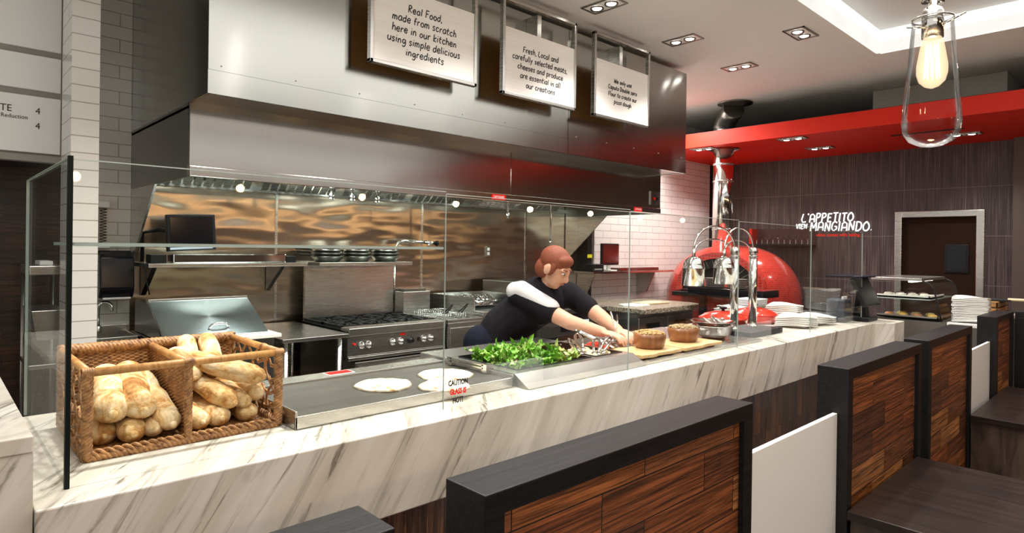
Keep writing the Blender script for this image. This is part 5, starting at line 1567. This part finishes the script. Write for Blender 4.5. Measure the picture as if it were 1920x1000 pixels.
    for i in range(3):
        dg = MB()
        for k in range(3): dg.box(4.40+i*.10+k*.024, 4.414+i*.10+k*.024, 3.849, 3.8525, .79, .815)
        dg.build('digit', M['digits'], p)
    MB().box(4.06, 4.9, 3.850, 3.861, .20, .68).build('door', M['black_gloss'], t, bevel=.004)
    for x in (4.05, 4.9): MB().box(x-.03, x+.03, 3.9, 4.6, 0, .10).build('foot', M['black'], t)
    # granite counter, fridge below
    t = thing('granite_counter', 'speckled granite topped counter with steel fridge doors beneath', 'counter', (5.5, 3.95, 0))
    pts = [(4.97, 3.42), (5.90, 3.42), (6.04, 3.47), (6.10, 3.60), (6.10, 4.20), (4.97, 4.60)]
    MB().prism([(x, y, .872) for x, y in pts], (0, 0, .05)).build('granite_top', M['granite'], t, bevel=.008)
    MB().box(4.98, 6.0, 3.52, 4.25, .10, .87).build('fridge_body', M['steel_dark'], t)
    for k in range(2):
        d = MB().box(5.0+k*.49, 5.475+k*.49, 3.505, 3.522, .16, .83).build('fridge_door', M['steel'], t, bevel=.005)
        ORG[d.name] = ORG[t.name]
        MB().box(5.12+k*.49, 5.34+k*.49, 3.498, 3.506, .72, .77).build('recessed_handle', M['black'], d)
    for x in (5.05, 5.95): MB().box(x-.03, x+.03, 3.55, 4.2, 0, .10).build('foot', M['black'], t)
    t = thing('pizza_paddle', 'pale wooden pizza paddle lying on the granite counter', 'peel', (5.3, 3.75, .923))
    b = MB().prism([(5.10, 3.62, .923), (5.32, 3.60, .923), (5.40, 3.70, .923), (5.36, 3.84, .923), (5.14, 3.86, .923), (5.06, 3.74, .923)], (0, 0, .012)).build('blade', M['white_plastic'], t)
    MB().tube([(5.37, 3.72, .932), (5.75, 3.66, .932)], .013, 8).build('handle', M['peel_wood'], t)
    MB().box(5.42, 5.78, 3.74, 3.90, .9225, .936).build('prep_board', M['peel_wood']) and None
    o = bpy.data.objects['prep_board']; tag(o, 'flat pale wooden board on the granite counter beside the paddle', 'board')
    # shelf on the tile wall
    t = thing('wall_shelf', 'dark edged steel shelf on the white tiled wall with triangular brackets', 'shelf', (6.3, 4.6, 1.2))
    MB().box(5.46, 7.10, 4.45, 4.745, 1.205, 1.23).build('board', M['steel_hood'], t, bevel=.003)
    for x in (5.52, 6.70): MB().prism([(x, 4.745, 1.205), (x, 4.48, 1.205), (x, 4.60, .95), (x, 4.745, .90)], (.02, 0, 0)).build('bracket', M['steel'], t)
    t = thing('monitor', 'small screen glowing dark red on the shelf by the tiled wall', 'monitor', (5.9, 4.55, 1.231))
    MB().box(5.735, 6.06, 4.55, 4.58, 1.30, 1.555).build('housing', M['black'], t, bevel=.006)
    MB().box(5.75, 6.045, 4.547, 4.5505, 1.325, 1.54).build('screen', M['screen_red'], t)
    MB().box(5.84, 5.96, 4.50, 4.64, 1.2305, 1.245).box(5.88, 5.92, 4.58, 4.60, 1.24, 1.32).build('stand', M['white_plastic'], t, bevel=.004)
    t = thing('label_printer', 'black label printer on the tile wall shelf left of the red screen', 'printer', (5.6, 4.55, 1.231))
    MB().box(5.50, 5.70, 4.49, 4.64, 1.2305, 1.315).build('body', M['black'], t, bevel=.008)
    MB().box(5.53, 5.66, 4.486, 4.4905, 1.25, 1.265).build('slot', M['grey_paint'], t)
    t = thing('shelf_tray', 'shallow dark red tray at the far side of the tile wall shelf', 'tray', (6.5, 4.6, 1.231))
    MB().box(6.12, 6.95, 4.58, 4.72, 1.2305, 1.262).build('body', M['screen_red'], t, bevel=.003)
    t = thing('yellow_tag', 'yellow tag on the dark post beside the steel wall', 'tag', (5.57, 4.597, 1.405))
    MB().box(5.53, 5.61, 4.594, 4.599, 1.385, 1.425).build('tag', M['yellow'], t)
    MB().tube([(5.80, 4.735, 1.235), (5.80, 4.735, 2.4)], .012, 8).build('conduit', M['steel_dark'])
    tag(bpy.data.objects['conduit'], 'thin vertical conduit pipe on the white tiled wall behind the shelf', 'pipe')
kitchen()

# ------------------------------------------------------------------ left side: sink, dispenser, rack, shelves, menu
def left_side():
    t = thing('hand_sink', 'steel hand sink with a curved tap at the tiled wall', 'sink', (.86, 4.55, .8))
    b = MB(); b.box(.70, .985, 4.38, 4.745, .78, .80).box(.70, .72, 4.38, 4.745, .80, .92).box(.965, .985, 4.38, 4.745, .80, .92).box(.70, .985, 4.38, 4.40, .80, .92).box(.70, .985, 4.70, 4.745, .80, .96)
    b.build('basin', M['steel'], t, bevel=.003)
    MB().tube([(.815, 4.69, .93), (.815, 4.69, 1.07)]+[(.815+.035-.035*math.cos(a*PI/8), 4.69-.02*a/8, 1.07+.04*math.sin(a*PI/8)) for a in range(1, 9)]+[(.885, 4.67, 1.05)], .010, 10).lathe([(.02, .92), (.02, .955), (.011, .965)], (.815, 4.69, 0), 14).build('tap', M['chrome'], t)
    MB().box(.83, .86, 4.5, 4.745, .0, .78).build('support', M['steel_dark'], t)
    t = thing('towel_dispenser', 'black paper towel dispenser on the tiled wall', 'dispenser', (.9, 4.68, 1.28))
    MB().prism([(.80, 4.748, 1.14), (.80, 4.60, 1.14), (.80, 4.56, 1.20), (.80, 4.58, 1.40), (.80, 4.66, 1.44), (.80, 4.748, 1.44)], (.19, 0, 0)).build('body', M['black_gloss'], t, bevel=.010)
    MB().box(.82, .97, 4.575, 4.60, 1.135, 1.145).build('paper_slot', M['white'], t)
    t = thing('bottle_rack', 'narrow white wall rack with a black wire coil', 'rack', (.84, 4.7, 1.6))
    f = MB().box(.800, .808, 4.70, 4.748, 1.47, 1.75).box(.800, .870, 4.68, 4.748, 1.715, 1.755).box(.800, .870, 4.66, 4.748, 1.455, 1.48)
    f.build('bracket', M['white_plastic'], t, bevel=.004)
    MB().tube([(.838+.018*math.cos(a*.55), 4.70+.018*math.sin(a*.55), 1.485+.0016*a) for a in range(142)], .0025, 5).build('wire_coil', M['black'], t)
    t = thing('steel_shelf_unit', 'steel shelving seen through the side glass beside the pillar', 'shelf', (.46, 4.3, 0))
    MB().box(.415, .575, 4.2, 4.62, 1.312, 1.36).build('shelf', M['steel'], t, bevel=.003)
    MB().prism([(.425, 4.2, 1.118), (.575, 4.2, 1.118), (.575, 4.2, .955), (.45, 4.2, .955)], (0, .4, 0)).build('drawer_box', M['steel'], t, bevel=.003)
    MB().box(.415, .575, 4.2, 4.62, .80, .825).build('shelf', M['steel'], t, bevel=.003)
    for x, y in ((.425, 4.6), (.565, 4.6)): MB().cyl((x, y, 0), (x, y, 1.312), .010, 10).build('leg', M['steel_dark'], t)
    t = thing('white_carton', 'small white carton on the steel shelving', 'box', (.50, 4.4, 1.361))
    MB().box(.47, .53, 4.3, 4.5, 1.361, 1.385).build('body', M['white'], t, bevel=.003)
    # menu board
    t = thing('menu_board', 'white wall menu board of stacked panels with black prices', 'menu board', (.1, 4.3, 1.98))
    for z0, z1 in ((1.968, 2.288), (2.312, 2.512), (2.536, 3.2)):
        MB().box(-.9, .555, 4.28, 4.31, z0+.01, z1).build('panel', M['menu_white'], t, bevel=.004)
    MB().box(-.9, .56, 4.30, 4.33, 1.955, 3.22).build('backing', M['grey_paint'], t)
    MB().box(-.9, .56, 4.27, 4.34, 1.93, 1.965).build('bottom_rail', M['grey_paint'], t)
    g = ORG[t.name]
    for tx, x, z, s in (('TE', .315, 2.205, .052), ('4', .452, 2.206, .05), ('4', .452, 2.124, .05), ('anic Reduction', .325, 2.165, .031)):
        printed('menu_lettering', tx, t, Vector((x, 4.278, z))-g, s, M['ink'], (PI/2, 0, 0), sx=.9)
left_side()
# ------------------------------------------------------------------ the person
def person():
    P = thing('person', 'person in a black shirt with ginger hair leaning over the salad well, arms stretched out', 'person', (2.5, 2.72, 0))
    def limb(mb, pts, rs, n=5, seg=14):
        """tapered round limb through joints, ends closed by balls"""
        out = []; rr = []
        pts = [Vector(p) for p in pts]
        for i in range(len(pts)-1):
            for k in range(n):
                u = k/n; out.append(pts[i].lerp(pts[i+1], u)); rr.append(rs[i]+(rs[i+1]-rs[i])*u)
        out.append(pts[-1]); rr.append(rs[-1])
        mb.tube(out, rr, seg)
        for p, r in zip(pts, rs): mb.sphere(p, r*1.0, 14, 8)
    hipL, hipR = Vector((2.60, 2.80, .90)), Vector((2.40, 2.80, .90))
    chest = Vector((2.655, 2.56, 1.19)); waist = Vector((2.53, 2.74, 1.02))
    shR, shL = Vector((2.525, 2.60, 1.215)), Vector((2.83, 2.50, 1.225))
    neck = Vector((2.66, 2.50, 1.27)); head = Vector((2.635, 2.425, 1.385))
    elR, wrR = Vector((2.62, 2.30, 1.085)), Vector((2.62, 2.07, 1.055))
    elL, wrL = Vector((2.86, 2.27, 1.10)), Vector((2.745, 2.06, 1.055))
    # --- shapes of the body that share one skin
    def hand(mb, w, d, side):
        d = d.normalized(); n = Vector((0, 0, 1)); s = d.cross(n).normalized()*side; n = s.cross(d)*side
        palm = w+d*.045
        R = Matrix((s, d, Vector((0, 0, 1)))).transposed()
        n0 = len(mb.b.verts)
        mb.sphere((0, 0, 0), (.040, .050, .015), 14, 8)
        mb.b.verts.ensure_lookup_table()
        for v in mb.b.verts[n0:]: v.co = palm+R @ v.co
        down = Vector((0, 0, -1))
        for k, (off, L) in enumerate(((-.029, .062), (-.010, .072), (.010, .068), (.028, .054))):
            a = palm+s*off+d*.036
            b = a+d*L*.45+down*L*.10; c = b+d*L*.28+down*L*.25; e = c+d*L*.12+down*L*.24
            limb(mb, (a, b, c, e), (.0092, .0085, .0078, .0065), 3, 8)
        a = palm-s*.034-d*.015; b = a-s*.020+d*.028+down*.012; c = b+d*.028+s*.008+down*.016
        limb(mb, (a, b, c), (.012, .0098, .008), 3, 8)
    b = MB()
    for hp, kn, an in ((hipL, Vector((2.62, 2.76, .48)), Vector((2.64, 2.86, .08))), (hipR, Vector((2.38, 2.77, .48)), Vector((2.36, 2.86, .08)))):
        limb(b, (hp, kn, an), (.082, .055, .038)); limb(b, (an, an+Vector((0, -.10, -.035)), an+Vector((0, -.15, -.045))), (.040, .036, .028), 3)
    limb(b, ((2.5, 2.8, .92), waist, chest, neck), (.125, .118, .130, .058))
    for s_, e_, w_ in ((shR, elR, wrR), (shL, elL, wrL)):
        limb(b, (chest.lerp(s_, .75), s_, e_, w_), (.075, .060, .043, .028))
    hand(b, wrR, Vector((.10, -1, -.10)), 1); hand(b, wrL, Vector((-.30, -1, -.10)), -1)
    limb(b, (neck, neck.lerp(head, .75)), (.056, .054))
    # head, turned down towards the salad
    fwd = Vector((.22, -.80, -.55)).normalized(); up = Vector((.10, -.50, .85)); up = (up-fwd*up.dot(fwd)).normalized(); sd = fwd.cross(up)
    def hp(x, y, z): return head+sd*x+fwd*y+up*z
    def ell(mb, c, r):
        n0 = len(mb.b.verts); mb.sphere((0, 0, 0), r, 20, 12); mb.b.verts.ensure_lookup_table()
        for v in mb.b.verts[n0:]: v.co = hp(c[0]+v.co.x, c[1]+v.co.y, c[2]+v.co.z)
    ell(b, (0, -.015, .02), (.074, .092, .088)); ell(b, (0, .030, -.040), (.056, .058, .070)); ell(b, (0, .052, -.085), (.026, .026, .022))
    ell(b, (0, .096, -.022), (.011, .016, .020)); ell(b, (0, .084, .008), (.009, .012, .028))
    for k in (-1, 1):
        ell(b, (k*.076, -.005, -.010), (.012, .024, .034)); ell(b, (k*.032, .068, .026), (.024, .012, .008))
    body = b.build('body', M['skin'], P)
    rm = body.modifiers.new('one_skin', 'REMESH'); rm.mode = 'VOXEL'; rm.voxel_size = .0058
    sm = body.modifiers.new('soften', 'SMOOTH'); sm.iterations = 3; sm.factor = .5
    rm.use_smooth_shade = True
    # face details
    for k in (-1, 1):
        e = MB(); n0 = 0; ell(e, (k*.031, .074, .008), (.0095, .008, .0055)); e.build('eye', M['porcelain'], P)
        e = MB(); ell(e, (k*.031, .0815, .008), (.0048, .004, .0048)); e.build('pupil', M['black'], P)
        e = MB(); limb(e, (hp(k*.016, .080, .030), hp(k*.046, .070, .032)), (.004, .003), 3, 8); e.build('eyebrow', M['hair'], P)
    e = MB(); limb(e, (hp(-.022, .083, -.058), hp(0, .090, -.056), hp(.022, .083, -.058)), (.004, .006, .004), 3, 8); e.build('mouth', M['lip'], P)
    h = MB(); ell(h, (0, -.022, .034), (.080, .096, .084)); ell(h, (0, -.055, -.035), (.068, .060, .068)); ell(h, (0, .030, .068), (.064, .046, .034))
    for k in (-1, 1): ell(h, (k*.070, .01, .0), (.012, .028, .04))
    ho = h.build('hair', M['hair'], P)
    r5 = ho.modifiers.new('strands', 'REMESH'); r5.mode = 'VOXEL'; r5.voxel_size = .006; r5.use_smooth_shade = True
    # clothes
    s = MB()
    limb(s, ((2.5, 2.805, .90), waist, chest), (.138, .132, .143))
    limb(s, (chest, chest.lerp(neck, .55)), (.142, .085))
    for s_, e_ in ((shR, elR), (shL, elL)): limb(s, (chest.lerp(s_, .7), s_, s_.lerp(e_, .62)), (.088, .074, .064))
    sh = s.build('shirt', M['shirt'], P)
    r2 = sh.modifiers.new('cloth', 'REMESH'); r2.mode = 'VOXEL'; r2.voxel_size = .010; r2.use_smooth_shade = True
    m2 = sh.modifiers.new('soften', 'SMOOTH'); m2.iterations = 6; m2.factor = .5
    w = MB(); q = chest.lerp(shR, .95)
    a0 = shR.lerp(elR, .05)+Vector((-.01, .0, .035)); a1 = shR.lerp(elR, .62)+Vector((0, 0, .02))
    limb(w, (a0+Vector((-.02, .03, 0)), a0, a1), (.055, .062, .056), 4)
    wo = w.build('sleeve_stripe', M['apron'], P, label='white sleeve panel')
    r3 = wo.modifiers.new('cloth', 'REMESH'); r3.mode = 'VOXEL'; r3.voxel_size = .009; r3.use_smooth_shade = True
    tr = MB()
    for hpv, kn, an in ((hipL, Vector((2.62, 2.76, .48)), Vector((2.64, 2.86, .11))), (hipR, Vector((2.38, 2.77, .48)), Vector((2.36, 2.86, .11)))):
        limb(tr, (hpv, kn, an), (.098, .072, .060))
    limb(tr, ((2.42, 2.81, .92), (2.58, 2.81, .92)), (.118, .118))
    to = tr.build('trousers', M['trousers'], P)
    r4 = to.modifiers.new('cloth', 'REMESH'); r4.mode = 'VOXEL'; r4.voxel_size = .012; r4.use_smooth_shade = True
    for x, y in ((2.64, 2.86), (2.36, 2.86)):
        f = MB().sphere((x, y-.07, .045), (.052, .145, .045), 18, 10).sphere((x, y, .06), (.05, .06, .055), 14, 8)
        f.build('shoe', M['black'], P)
person()

# lettering and other curves become plain meshes
def to_meshes():
    bpy.context.view_layer.update()
    dg = bpy.context.evaluated_depsgraph_get()
    for o in [o for o in S.objects if o.type in ('FONT', 'CURVE')]:
        me = bpy.data.meshes.new_from_object(o.evaluated_get(dg))
        n = bpy.data.objects.new('x', me)
        n.parent = o.parent; n.location = o.location; n.rotation_euler = o.rotation_euler; n.scale = o.scale
        for k in o.keys():
            if k in ('label', 'category', 'group', 'kind'): n[k] = o[k]
        nm = o.name
        bpy.data.objects.remove(o)
        n.name = nm; me.name = nm
        COL.objects.link(n)
to_meshes()
